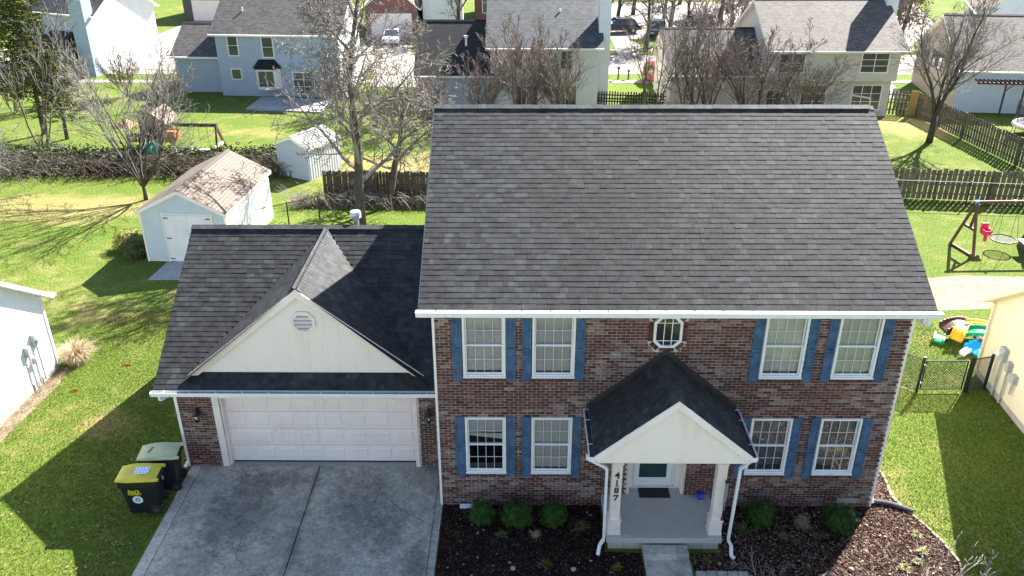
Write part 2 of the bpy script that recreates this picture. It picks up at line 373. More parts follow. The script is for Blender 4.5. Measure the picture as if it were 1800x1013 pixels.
def boxmesh(name, w, h, t, mt):
    key = (name, round(w, 3), round(h, 3), round(t, 4), mt.name)
    if key not in _boxcache:
        _boxcache[key] = MB().box(-w/2, w/2, -h/2, h/2, 0, t).mesh(name, mt)
    return _boxcache[key]
def pieces(name, stuffname, items, mats, parent, limit=300):
    """items: (frame, u, v, w, h, t, mat_index, tilt); nearest in view become objects, the rest one stuff mesh"""
    L = []
    for it in items:
        fr, u, v = it[0], it[1], it[2]; p = fr @ Vector((u, v, 0)); L.append(((p-CAMP).length if inview(p) else 1e6, it))
    L.sort(key=lambda a: a[0])
    T = lambda it: it[0] @ Matrix.Translation((it[1], it[2], 0)) @ Matrix.Rotation(it[7], 4, 'X') @ (Matrix.Rotation(it[8], 4, 'Z') if len(it) > 8 else Matrix())
    for dst, it in L[:limit]:
        link(name, boxmesh(name, it[3], it[4], it[5], mats[it[6]]), parent, T(it))
    if len(L) > limit:
        mb = MB()
        for dst, it in L[limit:]:
            m_ = T(it); w_, h_, t_ = it[3]/2, it[4]/2, it[5]
            P = [m_ @ Vector(q) for q in ((-w_, -h_, 0), (w_, -h_, 0), (w_, h_, 0), (-w_, h_, 0), (-w_, -h_, t_), (w_, -h_, t_), (w_, h_, t_), (-w_, h_, t_))]
            mb.add(P, [(4, 5, 6, 7), (0, 1, 5, 4), (1, 2, 6, 5), (2, 3, 7, 6), (3, 0, 4, 7)], it[6])
        mb.build(stuffname, mats, parent, kind='stuff')

# ------------------------------------------------------------------ ground, paving, beds
def sheet(name, poly, z, m_, kind='structure', top=None, **kw):
    mb = MB()
    if top is None: mb.face([(x, y, z) for x, y in poly])
    else: mb.prism([(x, y, z) for x, y in poly], (0, 0, top-z))
    return mb.build(name, m_, kind=kind, **kw)
sheet('ground', [(-250, -200), (250, -200), (250, 300), (-250, 300)], 0, M['grass'])
def slab(name, x0, x1, y0, y1, top, m_, parent, z0=-.1):
    return MB().box(x0, x1, y0, y1, z0, top).build(name, m_, parent, bevel=.006)
dw = empty('driveway'); tag(dw, kind='structure')
for (a, b, m_) in ((-6.62, -6.36, 'drivelight'), (-6.345, -3.31, 'driveway'), (-3.285, -.19, 'driveway'), (-.175, -.01, 'driveway')):
    for (c, d) in ((-13.4, -8.2), (-8.185, -3.6), (-3.585, 1.44)):
        slab('concrete_slab', a, b, c, d, .025, M[m_], dw)
MB().box(-6.6, -.03, -13.3, 1.4, -.1, .006).build('joint_bed', M['mulch_soil'], dw)
for cr in ([(-2.0, 1.2), (-1.6, .55), (-1.3, .1), (-.9, -.3), (-.2, -.75)], [(-1.62, .55), (-1.7, -.3), (-1.75, -1.1)], [(-5.2, -.2), (-4.6, -.9), (-4.5, -1.8), (-3.9, -2.4)]):
    c = MB()
    for i in range(len(cr)-1):
        a, b = Vector((*cr[i], 0)), Vector((*cr[i+1], 0)); q = a; n = 7
        for k in range(1, n+1):
            p = a.lerp(b, k/n)+Vector((random.uniform(-.02, .02), random.uniform(-.02, .02), 0)); c.bar(q+Vector((0, 0, .0262)), p+Vector((0, 0, .0262)), random.uniform(.004, .009), .002); q = p
    c.build('crack', M['mulch_soil'], dw)
rd = empty('road'); tag(rd, kind='structure')
for i in range(20):
    slab('concrete_slab', -60+i*7, -53.02+i*7, 47.3, 54.2, .02, M['road'], rd)
pv = empty('pavement'); tag(pv, kind='structure')
for i in range(60):
    slab('paving_slab', -60+i*2.2, -57.82+i*2.2, 44.5, 45.3, .03, M['road'], pv)
    slab('paving_slab', -60+i*2.2, -57.82+i*2.2, 56.0, 56.9, .03, M['road'], pv)
def drive(poly, label=None):
    return sheet('driveway', poly, -.1, M['road'], top=.032)
drive([(-32, 54.2), (-26.5, 54.2), (-28.2, 71), (-31, 71)])
drive([(-40, 54.2), (-35, 54.2), (-40, 84), (-48, 84)])
drive([(-12.2, 54.2), (-7.0, 54.2), (-7.8, 61.5), (-11.6, 61.5)])
drive([(9.8, 54.2), (11.6, 54.2), (12.2, 59), (11.2, 62), (10, 62)])
sheet('car_park', [(9.5, 61.5), (40, 61.5), (46, 84), (9.5, 84)], -.1, M['road'], top=.035)
drive([(-8.7, 43.2), (-5.4, 43.2), (-5.4, 47.3), (-8.7, 47.3)])
drive([(24.9, 40.0), (27.6, 40.0), (28.5, 47.3), (25.2, 47.3)])
drive([(28.2, 54.2), (32, 54.2), (38, 61.5), (33, 61.5)])
sheet('patio', [(-15.6, 37.0), (-10.6, 36.2), (-10.4, 39.3), (-15.4, 40.2)], -.1, M['patio'], top=.09)
sheet('bare_soil', [(15.3, 10.4), (16.2, 10.1), (18, 10.25), (19.6, 10.4), (23, 10.9), (30, 11.2), (30, 13.0), (24, 13.0), (20.8, 12.85), (18.6, 12.95), (16.3, 12.6), (15.2, 11.8)], .004, M['straw'])
# planting beds
BEDL = [(0.02, -0.0), (3.8, 0.0), (3.8, -1.55), (4.6, -1.6), (4.6, -9), (0.02, -9)]
BEDR = [(6.44, 0.0), (10.3, 0.0), (10.33, 1.6), (10.75, 1.7), (11.05, 1.25), (10.98, .3), (11.2, -.27), (11.5, -1.1), (11.62, -1.8), (11.45, -2.4), (11.2, -3.6), (10.6, -6.5), (8, -8), (5.9, -8), (5.9, -2.3), (5.72, -2.28), (5.72, -1.6), (6.44, -1.55)]
sheet('flower_bed', BEDL, .012, M['mulch_soil']); sheet('flower_bed', BEDR, .012, M['mulch_soil'])
def inpoly(x, y, P):
    c = False; j = len(P)-1
    for i in range(len(P)):
        if (P[i][1] > y) != (P[j][1] > y) and x < (P[j][0]-P[i][0])*(y-P[i][1])/(P[j][1]-P[i][1])+P[i][0]: c = not c
        j = i
    return c
def chips(poly, n, name, label, bounds, sz=(.008, .034), pick=(0, 0, 1, 1, 2, 3)):
    mb = MB(); x0, x1, y0, y1 = bounds; k = 0
    while k < n:
        x = random.uniform(x0, x1); y = random.uniform(y0, y1)
        if not inpoly(x, y, poly): continue
        k += 1; L = random.uniform(*sz); W = L*random.uniform(.2, .45); a = random.uniform(0, math.pi); t = random.uniform(-.5, .5); t2 = random.uniform(-.5, .5)
        u = Vector((math.cos(a), math.sin(a), t))*L; v = Vector((-math.sin(a), math.cos(a), t2))*W
        c = Vector((x, y, .02+random.random()*.018)); mb.face([c-u-v, c+u-v, c+u+v, c-u+v], random.choice(pick))
    return mb.build(name, M['chip'], kind='stuff', label=label, cat='mulch')
chips(BEDL, 24000, 'wood_mulch', 'brown bark mulch, darkened for shade, spread over the bed between driveway and porch', (0, 4.6, -3.2, 0), (.006, .028), (0, 0, 3, 3, 3, 1))  # mostly dark chips here: the bed's shade is put into the colour
chips(BEDR, 24000, 'wood_mulch', 'brown bark mulch over the curved bed at the right corner of the house', (5.7, 11.7, -3.6, 1.7))
ed = [(10.72, 1.9), (10.95, 1.6), (11.1, 1.25), (11.06, .8), (11.0, .35), (11.1, -.05), (11.24, -.3), (11.38, -.65), (11.52, -1.1), (11.6, -1.5), (11.64, -1.85), (11.55, -2.2), (11.3, -2.6)]
ebe = empty('bed_edging', (11, 0, 0), 0, 'curved row of pale edging stones between mulch bed and right lawn', 'edging')
k = 0
for i in range(len(ed)-1):
    a, b = Vector((*ed[i], 0)), Vector((*ed[i+1], 0)); n = 2
    for j in range(n):
        p = a.lerp(b, (j+.08)/n); q = a.lerp(b, (j+.92)/n); o_ = Vector((11, 0, 0)); z = Vector((0, 0, .03+random.uniform(-.012, .012)))
        MB().bar(p+z-o_, q+z-o_, random.uniform(.045, .075), .05).build('edging_stone', M['stone'], ebe, bevel=.012)
rb = empty('retaining_edge', (5.7, -2.22, 0), 0, 'row of grey blocks edging the bed right of the front walk', 'edging')
for i in range(5):
    MB().box(i*.23+.02, i*.23+.235, -.1, .03+random.uniform(-.01, .01), -.05, .09+random.uniform(-.01, .01)).build('edging_block', M['path'], rb, bevel=.015)
for i in [j for j in range(40) if not -6.7 < -38.02+j*2.0 < 1.9]: slab('paving_slab', -40+i*2.0, -38.02+i*2.0, -11.6, -10.3, .022, M['path'], pv)
sheet('road', [(-60, -22.5), (80, -22.5), (80, -13.4), (-60, -13.4)], -.1, M['road'], top=.01)
sheet('pavement', [(-60, -24.8), (80, -24.8), (80, -23.4), (-60, -23.4)], -.1, M['path'], top=.02)
pt = empty('path'); tag(pt, kind='structure')
for i in range(6): slab('paving_slab', 4.64, 5.66, -3.0-i*1.22, -1.8-i*1.22, .03, M['path'], pt)
sheet('path', [(-12.1, 12.4), (-10.7, 12.4), (-10.2, 14.1), (-11.95, 14.1)], -.05, M['patio'], top=.02)

# ------------------------------------------------------------------ main house
house = empty('brick_house', (0, 0, 0), 0, 'two storey red brick house with blue shutters, grey shingle roof and attached two car garage', 'house')
HW, HD, HE = 10.3, 9.45, 5.45
def wall_holes(mb, x0, x1, z0, z1, holes, y, depth, mi=0):
    xs = sorted({x0, x1, *[h[0] for h in holes], *[h[1] for h in holes]}); zs = sorted({z0, z1, *[h[2] for h in holes], *[h[3] for h in holes]})
    for i in range(len(xs)-1):
        for j in range(len(zs)-1):
            cx, cz = (xs[i]+xs[i+1])/2, (zs[j]+zs[j+1])/2
            if any(h[0] < cx < h[1] and h[2] < cz < h[3] for h in holes): continue
            mb.face([(xs[i], y, zs[j]), (xs[i+1], y, zs[j]), (xs[i+1], y, zs[j+1]), (xs[i], y, zs[j+1])], mi)
    for a, b, c, d in holes:
        for P in (((a, c), (b, c)), ((b, c), (b, d)), ((b, d), (a, d)), ((a, d), (a, c))):
            (p, q), (r, s) = P; mb.face([(p, y, q), (r, y, s), (r, y+depth, s), (p, y+depth, q)], mi)
WX = [.60, 2.13, 7.17, 8.76]; WW, WH = .94, 1.57; ZU, ZL = 3.70, 1.02
holes = [(x+.03, x+WW-.03, z+.03, z+WH-.03) for x in WX for z in (ZU, ZL)]
door_hole = (4.45, 5.75, .30, 2.5)
fw = MB(); wall_holes(fw, 0, HW, -.1, HE, holes+[door_hole], 0, .3)
fw.face([(0, 0, -.1), (0, HD, -.1), (0, HD, HE), (0, 0, HE)], 1); fw.face([(HW, 0, -.1), (HW, HD, -.1), (HW, HD, HE), (HW, 0, HE)], 1)
fw.face([(0, HD, -.1), (HW, HD, -.1), (HW, HD, HE), (0, HD, HE)], 1)
RP = math.atan2(8.58-5.60, 4.73+.42); RT = math.tan(RP)
for x in (0, HW): fw.face([(x, 0, HE), (x, HD, HE), (x, 4.73, HE+RT*4.73)], 1)
wall = fw.build('wall', [M['mortar'], M['side_white']], house)
# garage body
GX, GY, GD = -6.65, 1.44, 7.4
gdoor = (-5.62, -.80, .03, 2.11); ghole = (-5.62, -.80, -.06, 2.11)
gw = MB(); wall_holes(gw, GX, 0, -.1, 2.62, [ghole], GY, .25)
gw.face([(GX, GY, -.1), (GX, GY+GD, -.1), (GX, GY+GD, 2.62), (GX, GY, 2.62)], 1); gw.face([(GX, GY+GD, -.1), (0, GY+GD, -.1), (0, GY+GD, 2.62), (GX, GY+GD, 2.62)], 1)
gw.face([(GX, GY, 2.62), (GX, GY+GD, 2.62), (GX, 5.1, 4.95)], 1)
gwall = gw.build('wall', [M['mortar'], M['side_white']], house, label='garage wall of red brick, set back left of the main front')
# bricks
BP, BC = .2035, .0727
def bmat(x, z):
    n1 = noise.noise(Vector((x*.55, z*1.1, 3.1)))+.5*noise.noise(Vector((x*1.7, z*3.3, 9)))
    wts = [5, 5, 5, 3, 2.2, .8, 1.6]
    if n1 > .12: wts = [2, 2.5, 2, 1, 4, 4, 4.5]
    if n1 < -.35: wts = [6, 5, 4, 4, 1, .2, .4]
    return random.choices(range(7), wts)[0]
def sub_iv(ivs, cuts):
    for c0, c1 in cuts:
        out = []
        for a, b in ivs:
            if c1 <= a or c0 >= b: out.append((a, b))
            else:
                if c0 > a: out.append((a, c0))
                if c1 < b: out.append((c1, b))
        ivs = out
    return ivs
def brickwall(x0, x1, z0, z1, y, cuts, special=()):
    fr = frame((0, y, 0), (1, 0, 0), (0, 0, 1)); items = []; row = 0; z = z0
    while z < z1-.01:
        off = 0 if row % 2 else BP/2; zc = z+BC/2
        ivs = sub_iv([(x0, x1)], [(a, b) for a, b, c, d in cuts if c < zc < d])
        x = x0-off
        while x < x1:
            for a, b in ivs:
                p, q = max(a, x), min(b, x+BP-.011)
                if q-p > .03:
                    if abs(q-p-(BP-.011)) < .002: wd = BP-.013
                    else: wd = round(q-p, 2)
                    items.append((fr, (p+q)/2, zc, wd, BC-.0155, .011+random.choice((0, .002, .004)), bmat(x, z), random.uniform(-.02, .02)))
            x += BP
        z += BC; row += 1
    return items
SILL = .11
cuts = [(x-.01, x+WW+.01, z-SILL-.005, z+WH+.01) for x in WX for z in (ZU, ZL)]+[(4.40, 5.80, -.1, 2.6)]
OC = (5.07, 4.86)  # octagon centre
for k in range(80):
    zz = -.02+k*BC+BC/2; dz = abs(zz-OC[1]); A_, B_ = .31+.115, .39+.115
    if dz < B_: hw = min(A_, A_-(dz-(B_-.19))) if dz > B_-.19 else A_; cuts.append((OC[0]-hw, OC[0]+hw, zz-.01, zz+.01))
for k in range(14):   # porch gable meets wall
    pass
bricks = brickwall(.0, HW, -.02, 5.42, 0, cuts)
bricks += brickwall(GX, -.01, -.02, 2.60, GY, [(-5.80, -.66, -.1, 2.24)])
fr0 = frame((0, 0, 0), (1, 0, 0), (0, 0, 1))
for x in WX:
    for z in (ZU, ZL):
        n = 13
        for i in range(n):
            bricks.append((fr0, x+(i+.5)*(WW+.02)/n-.01, z-SILL/2-.004, (WW+.02)/n-.011, SILL-.01, .022, random.choice((0, 1, 2, 2, 3)), 0))
# octagon surround
OW, OH, OK_ = .31, .39, .15
def octo(cx, cz, a, b, k): return [(cx-a+k, cz-b), (cx+a-k, cz-b), (cx+a, cz-b+k*1.0), (cx+a, cz+b-k), (cx+a-k, cz+b), (cx-a+k, cz+b), (cx-a, cz+b-k), (cx-a, cz-b+k)]
op = octo(*OC, OW+.005, OH+.005, OK_)
for i in range(8):
    a, b = Vector(op[i]), Vector(op[(i+1) % 8]); L = (b-a).length; n = max(2, round(L/.07)); d = (b-a)/L; nn = Vector((d.y, -d.x))
    for j in range(n):
        c = a+d*(L*(j+.5)/n)+nn*.055; ang = math.atan2(d.y, d.x)
        bricks.append((fr0, c.x, c.y, L/n-.01, .10, .02, random.choice((0, 1, 2, 3)), 0, ang))
pieces('brick', 'brick_courses', bricks, M['brick'], wall)
# white corner trim and frieze
for xx in (-.055, HW): MB().box(xx, xx+.055, -.012, .09, -.02, HE-.03).build('corner_trim', M['white'], house)
MB().box(GX-.05, GX, GY-.012, GY+.09, -.02, 2.6).build('corner_trim', M['white'], house)
MB().box(0, HW, -.025, 0.0, 5.36, HE+.02).build('frieze_board', M['white'], house)
# soffits
MB().box(-.27, HW+.25, -.42, -.003, 5.44, 5.47).build('soffit', M['white'], house)
MB().box(GX-.33, -.06, 1.05, GY-.003, 2.50, 2.53).build('soffit', M['white'], house)

# ---- windows
def grid_window(x, z, w_, h_, kind, parent=house, cols=4, rows=4):
    win = MB()
    T = .05
    for a, b, c, d in ((x, x+T, z, z+h_), (x+w_-T, x+w_, z, z+h_), (x+T, x+w_-T, z+h_-T, z+h_), (x+T, x+w_-T, z, z+T)):
        win.box(a, b, -.035, .02, c, d)
    win.box(x-.01, x+w_+.01, -.06, -.036, z-.025, z+.02)
    o = win.build('window', M['sashwhite'], parent, bevel=.004)
    s = MB(); S = .035; xi, xo, zi, zo = x+T, x+w_-T, z+T, z+h_-T; zm = (zi+zo)/2
    for (a, b, yo) in ((zi, zm+.015, .012), (zm-.015, zo, .04)):
        s.box(xi, xi+S, yo, yo+.025, a, b); s.box(xo-S, xo, yo, yo+.025, a, b)
        s.box(xi+S, xo-S, yo, yo+.025, a, a+S); s.box(xi+S, xo-S, yo, yo+.025, b-S, b)
    s.build('sash', M['sashwhite'], o)
    mu = MB(); gx0, gx1 = xi+S, xo-S; pw = (gx1-gx0)/cols
    for half, (a, b, yo) in enumerate(((zi+S, zm+.015-S, .018), (zm-.015+S, zo-S, .046))):
        ph = (b-a)/2
        for i in range(1, cols): mu.box(gx0+i*pw-.005, gx0+i*pw+.005, yo, yo+.014, a, b)
        mu.box(gx0, gx1, yo+.001, yo+.013, a+ph-.005, a+ph+.005)
        for i in range(cols):
            for j in range(2):
                link('pane', boxmesh('pane', pw, ph, .003, M['glass']), o, frame((gx0+(i+.5)*pw, yo+.008, a+(j+.5)*ph), (1, 0, 0), (0, 0, 1)))
    mu.build('muntin', M['muntin'], o)
    # room behind
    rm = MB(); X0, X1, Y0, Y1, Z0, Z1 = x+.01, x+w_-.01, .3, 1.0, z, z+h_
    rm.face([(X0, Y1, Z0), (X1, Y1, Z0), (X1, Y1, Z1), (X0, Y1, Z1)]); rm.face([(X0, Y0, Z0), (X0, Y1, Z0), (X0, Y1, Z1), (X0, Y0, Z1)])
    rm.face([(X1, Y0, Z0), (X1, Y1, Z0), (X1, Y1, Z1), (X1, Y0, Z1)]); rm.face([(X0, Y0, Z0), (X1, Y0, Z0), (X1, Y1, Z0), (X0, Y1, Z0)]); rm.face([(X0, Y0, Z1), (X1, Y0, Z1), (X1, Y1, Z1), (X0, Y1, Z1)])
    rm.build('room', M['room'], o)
    bl = MB()
    if kind == 'shade':
        bl.face([(xi, .085, zi+.08), (xo, .085, zi+.08), (xo, .085, zo), (xi, .085, zo)]); bl.box(xi, xo, .08, .10, zi+.06, zi+.09); bl.build('blind', M['shade'], o)
    else:
        zb, tilt = {'blinds': (zi+.02, 62), 'half': (zi+h_*.62, 60), 'open': (zi+.1, 38)}[kind]
        t = R(tilt); n = int((zo-zb)/.046)
        for i in range(n):
            zc = zo-.03-i*.046; dy, dz = .023*math.cos(t), .023*math.sin(t)
            sk = (.10 if kind == 'half' and i == n-1 else 0)
            bl.add([(xi, .10-dy, zc-dz-sk*0), (xo, .10-dy, zc-dz-sk), (xo, .10+dy, zc+dz-sk), (xi, .10+dy, zc+dz)], [(0, 1, 2, 3)])
        bl.box(xi, xo, .08, .12, zo-.03, zo)
        for lx in (.25, .75): bl.box(xi+(xo-xi)*lx-.002, xi+(xo-xi)*lx+.002, .074, .077, zb, zo)
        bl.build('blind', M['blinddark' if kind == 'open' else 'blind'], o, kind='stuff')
        if kind == 'half':   # lower loose fold of the raised blind
            MB().add([(xi, .09, zb-.02), (xo, .09, zb-.14), (xo, .09, zb+.02), (xi, .09, zb+.06)], [(0, 1, 2, 3)]) 
            b2 = MB(); b2.add([(xi, .085, zb-.02), (xo, .085, zb-.13), (xo, .085, zb+.03), (xi, .085, zb+.05)], [(0, 1, 2, 3)]); b2.build('blind_fold', M['blind'], o)
    return o
for x, ku, kl in zip(WX, ('shade', 'blinds', 'shade', 'blinds'), ('half', 'blinds', 'open', 'open')):
    grid_window(x, ZU, WW, WH, ku); grid_window(x, ZL, WW, WH, kl)
# shutters
SX = [(.37, .575), (1.56, 1.76), (1.91, 2.105), (3.09, 3.28), (6.93, 7.145), (8.13, 8.33), (8.54, 8.735), (9.72, 9.93)]
def shutter(x0, x1, z0, z1):
    s = MB(); t = .035; zm = z0+(z1-z0)*.47
    for a, b, c, d in ((x0, x0+t, z0, z1), (x1-t, x1, z0, z1), (x0+t, x1-t, z1-.05, z1), (x0+t, x1-t, zm-.03, zm+.03), (x0+t, x1-t, z0, z0+.07)):
        s.box(a, b, -.045, -.012, c, d)
    o = s.build('shutter', M['shutter'], house, bevel=.004)
    L = MB(); z = z0+.07
    while z < z1-.06:
        if not (zm-.06 < z < zm+.03):
            L.add([(x0+t, -.040, z), (x1-t, -.040, z), (x1-t, -.018, z+.05), (x0+t, -.018, z+.05), (x0+t, -.014, z), (x1-t, -.014, z)], [(0, 1, 2, 3), (0, 4, 5, 1)])
        z += .052
    L.build('louvre', M['shutter'], o, kind='stuff')
for a, b in SX:
    shutter(a, b, 3.60, 5.31); shutter(a, b, .90, 2.61)
# octagonal window
ow = MB(); oo = octo(*OC, OW, OH, OK_); oi = octo(*OC, OW-.055, OH-.055, OK_-.02)
for i in range(8):
    j = (i+1) % 8; A, B, C_, D = oo[i], oo[j], oi[j], oi[i]
    P = [(A[0], -.045, A[1]), (B[0], -.045, B[1]), (C_[0], -.045, C_[1]), (D[0], -.045, D[1])]
    ow.prism(P, (0, .05, 0))
owo = ow.build('window', M['sashwhite'], house, label='octagonal window high over the porch roof')
MB().face([(a, -.02, b) for a, b in oi]) 
g_ = MB(); g_.face([(a, -.018, b) for a, b in oi]); g_.build('pane', M['octglass'], owo)
mu = MB()
for dx in (-.085, .085): mu.box(OC[0]+dx-.009, OC[0]+dx+.009, -.034, -.02, OC[1]-OH+.05, OC[1]+OH-.05)
for dz in (-.22, .22): mu.box(OC[0]-OW+.05, OC[0]+OW-.05, -.033, -.021, OC[1]+dz-.008, OC[1]+dz+.008)
mu.build('muntin', M['sashwhite'], owo)

# ---- roofs
def rowtabs(fr, u0, u1, v, rise_extra, items, ph, row_h=.146):
    """one course of laminated shingles between u0 and u1 at slope distance v (lower edge)"""
    u = u0-random.uniform(0, .2)
    base = bmix = .5+.5*noise.noise(Vector((u0*.1, v*1.3, ph)))
    while u < u1:
        wd = random.choice((.10, .14, .16, .18, .22, .27, .33)); a, b = max(u, u0), min(u+wd, u1); u += wd
        if b-a < .02: continue
        loc = noise.noise(Vector((a*.45, v*.45, ph)))+.6*noise.noise(Vector((a*1.5, v*1.5, ph+4)))
        wts = [3, 3, 2, 1.4, 2, .5] if loc < .12 else [2, 3.5, 1, 3, 1.2, 1.6]
        if loc < -.35: wts = [3, 1.5, 4, .4, 3, .1]
        k = random.choices(range(6), wts)[0]; t = random.choice((.013, .014, .015, .016))
        ln = row_h+.02
        items.append((fr, (a+b)/2, v+ln/2-random.choice((0, 0, .002))+.007*noise.noise(Vector((a*.35, v*2.1, ph))), round(b-a-.003, 3), ln, t, k, R(-2.6)))
shingles = []
def roofplane(x0, x1, y0, z0, y1, z1, cutfn=None, th=.05):
    """plane facing -y; returns frame; deck below"""
    L = math.hypot(y1-y0, z1-z0); fr = frame((0, y0, z0), (1, 0, 0), (0, (y1-y0)/L, (z1-z0)/L))
    v, r_ = 0, 0
    while v < L-.05:
        y = y0+(y1-y0)*v/L
        ivs = [(x0, x1)]
        if cutfn: ivs = cutfn(y, x0, x1)
        for a, b in ivs:
            if b-a > .03: rowtabs(fr, a, b, v, 0, shingles, x0)
        v += .1435; r_ += 1
    return fr, L
roof = MB()
X0, X1 = -.27, HW+.25; Y0, Z0, YR, ZR = -.42, 5.60, 4.73, 8.58; YB = 2*YR-Y0
roof.prism([(X0, Y0, Z0-.004), (X0, YR, ZR-.004), (X0, YB, Z0-.004), (X0, YB, Z0-.14), (X0, YR, ZR-.15), (X0, Y0, Z0-.14)], (X1-X0, 0, 0))
roofo = roof.build('roof', M['underlay'], house)
roofplane(X0, X1, Y0, Z0, YR-.02, ZR-.012)
# back slope carries the same shingles as one sheet
def sheetroof(name, pts, m_, parent, **kw):
    a, b, c = Vector(pts[0]), Vector(pts[1]), Vector(pts[2]); u = (b-a).normalized(); n = u.cross(c-b).normalized(); v = n.cross(u)
    mb = MB(); mb.face(pts, 0, [((Vector(p)-a).dot(u), (Vector(p)-a).dot(v)) for p in pts]); return mb.build(name, m_, parent, **kw)
sheetroof('roof', [(X1, YB, Z0+.01), (X0, YB, Z0+.01), (X0, YR, ZR+.01), (X1, YR, ZR+.01)], M['roof_dark'], house)
# garage main roof
GT = (5.21-2.62)/(5.1-1.05); GR, GRZ = 5.1, 5.21; DX, DZ, DT, DY0 = -3.34, 5.15, .81, 1.38
def gplane(y): return 2.62+(y-1.05)*GT
def gcut(y, x0, x1):
    if y < 1.43: return [(x0, x1)]
    z = gplane(y); dx = (DZ-z)/DT
    if dx <= 0: return [(x0, x1)]
    return [(x0, DX-dx+.03), (DX+dx-.03, x1)]
g2 = MB(); GX0 = GX-.34; g2.prism([(GX0, 1.05, 2.616), (GX0, GR, GRZ-.004), (GX0, 9.15, 2.616), (GX0, 9.15, 2.49), (GX0, GR, GRZ-.15), (GX0, 1.05, 2.49)], (-GX0-.002, 0, 0))
groof = g2.build('roof', M['underlay'], house, label='lower roof over the garage, with a wide front gable')
roofplane(GX0, -.002, 1.05, 2.62, GR-.02, GRZ-.013, gcut)
sheetroof('roof', [(-.002, 9.15, 2.63), (GX0, 9.15, 2.63), (GX0, GR, GRZ+.01), (-.002, GR, GRZ+.01)], M['roof_dark'], house)
# garage gable slopes (courses run along y)
def sideplane(xr, zr, tanp, side, y0, yfn, zlow, ph):
    """slope falling from ridge (xr,zr) towards side (+1/-1) down to zlow; row extents y0..yfn(z)"""
    ang = math.atan(tanp); L = (zr-zlow)/math.sin(ang)
    lowx = xr+side*(zr-zlow)/tanp
    up = (-side*math.cos(ang), 0, math.sin(ang))
    if side > 0: fr = frame((lowx, 0, zlow), (0, 1, 0), up); s = 1
    else: fr = frame((lowx, 0, zlow), (0, -1, 0), up); s = -1
    v = 0
    while v < L-.05:
        z = zlow+v*math.sin(ang); ya, yb = y0, yfn(z)
        if yb-ya > .03:
            a, b = (ya, yb) if s > 0 else (-yb, -ya)
            rowtabs(fr, a, b, v, 0, shingles, ph)
        v += .1435
for side in (-1, 1): sideplane(DX, DZ, DT, side, DY0, lambda z: 1.05+(z-2.62)/GT+.05, 2.66, 20+side)
dk = MB()
for side in (-1, 1):
    def P(z, y): return (DX+side*(DZ-z)/DT, y, z-.006)
    dk.face([P(2.60, DY0), P(DZ, DY0), P(DZ, 5.05), P(2.60, 1.1)])
dk.build('roof', M['underlay'], house, label='garage gable roof running back from the pale gable')
# porch roof
PX, PZ, PT, PY0, PZL = 5.07, 4.25, .84, -1.80, 2.87
for side in (-1, 1): sideplane(PX, PZ, PT, side, PY0, lambda z: -.03, PZL, 40+side)
pr = MB(); hx = (PZ-PZL)/PT
pr.prism([(PX-hx, PY0+.03, PZL-.005), (PX, PY0+.03, PZ-.005), (PX+hx, PY0+.03, PZL-.005), (PX+hx, PY0+.03, PZL-.09), (PX, PY0+.03, PZ-.10), (PX-hx, PY0+.03, PZL-.09)], (0, 1.74, 0))
pr.build('roof', M['underlay'], house, label='small dark gabled roof over the front porch')
pieces('shingle', 'shingle_courses', shingles, M['shingle'], roofo)
# ridge vents with cap shingles
def ridge(x0, x1, y, z, cap_end=0, par=roofo, tanp=RT, wid=.13):
    v = MB(); v.prism([(x0, y-wid, z-wid*tanp+.004), (x0, y-wid, z-.044), (x0, y, z+.014), (x0, y+wid, z-.044), (x0, y+wid, z-wid*tanp+.012)], (x1-cap_end-x0, 0, 0)); v.build('ridge_vent', M['vent_black'], par)
    x = x0-.01
    while x < x1-.05:
        wd = random.uniform(.20, .25); b = min(x+wd, x1); last = x > x1-cap_end-.05
        dz = 0 if not last else -.022
        c = MB(); t = .014+random.uniform(0, .008)
        for s in (-1, 1):
            c.prism([(x, y, z+.016+dz), (x, y+s*(wid+.015), z-.044+dz), (x, y+s*(wid+.015), z-.044+t+dz), (x, y, z+.016+t+dz)], (b-x-.004, 0, 0))
        c.build('ridge_cap', random.choice(M['shingle'][3:4]+M['shingle'][5:6]+M['shingle'][1:2]), par); x += wd
ridge(X0, X1, YR, ZR, .25)
ridge(GX0, -.02, GR, GRZ, 0, groof, GT)
def ridge_y(x, z, y0, y1, tanp, par, wid=.15):
    y = y0
    while y < y1-.02:
        e = min(y+.145, y1); c = MB(); ph = random.uniform(0, .006)
        pts = [(x+a*wid, z+.018-abs(a)**1.3*wid*tanp) for a in (-1, -.6, -.25, 0, .25, .6, 1)]
        lo = [(p, 0, q+.012+ph) for p, q in pts]; A = [(p, y, q) for p, _, q in lo]; B = [(p, e+.01, q-.008) for p, _, q in lo]
        n = len(A); c.add(A+B, [(i, i+1, n+i+1, n+i) for i in range(n-1)]); c.add([*A, *[(a, b, d-.016) for a, b, d in A]], [(i+1, i, n+i, n+i+1) for i in range(n-1)])
        c.build('ridge_cap', M['shingle'][random.choice((3, 1, 5))], par); y = e
ridge_y(DX, DZ, DY0-.01, 5.0, DT, groof)
ridge_y(PX, PZ, PY0-.01, -.04, PT, groof)
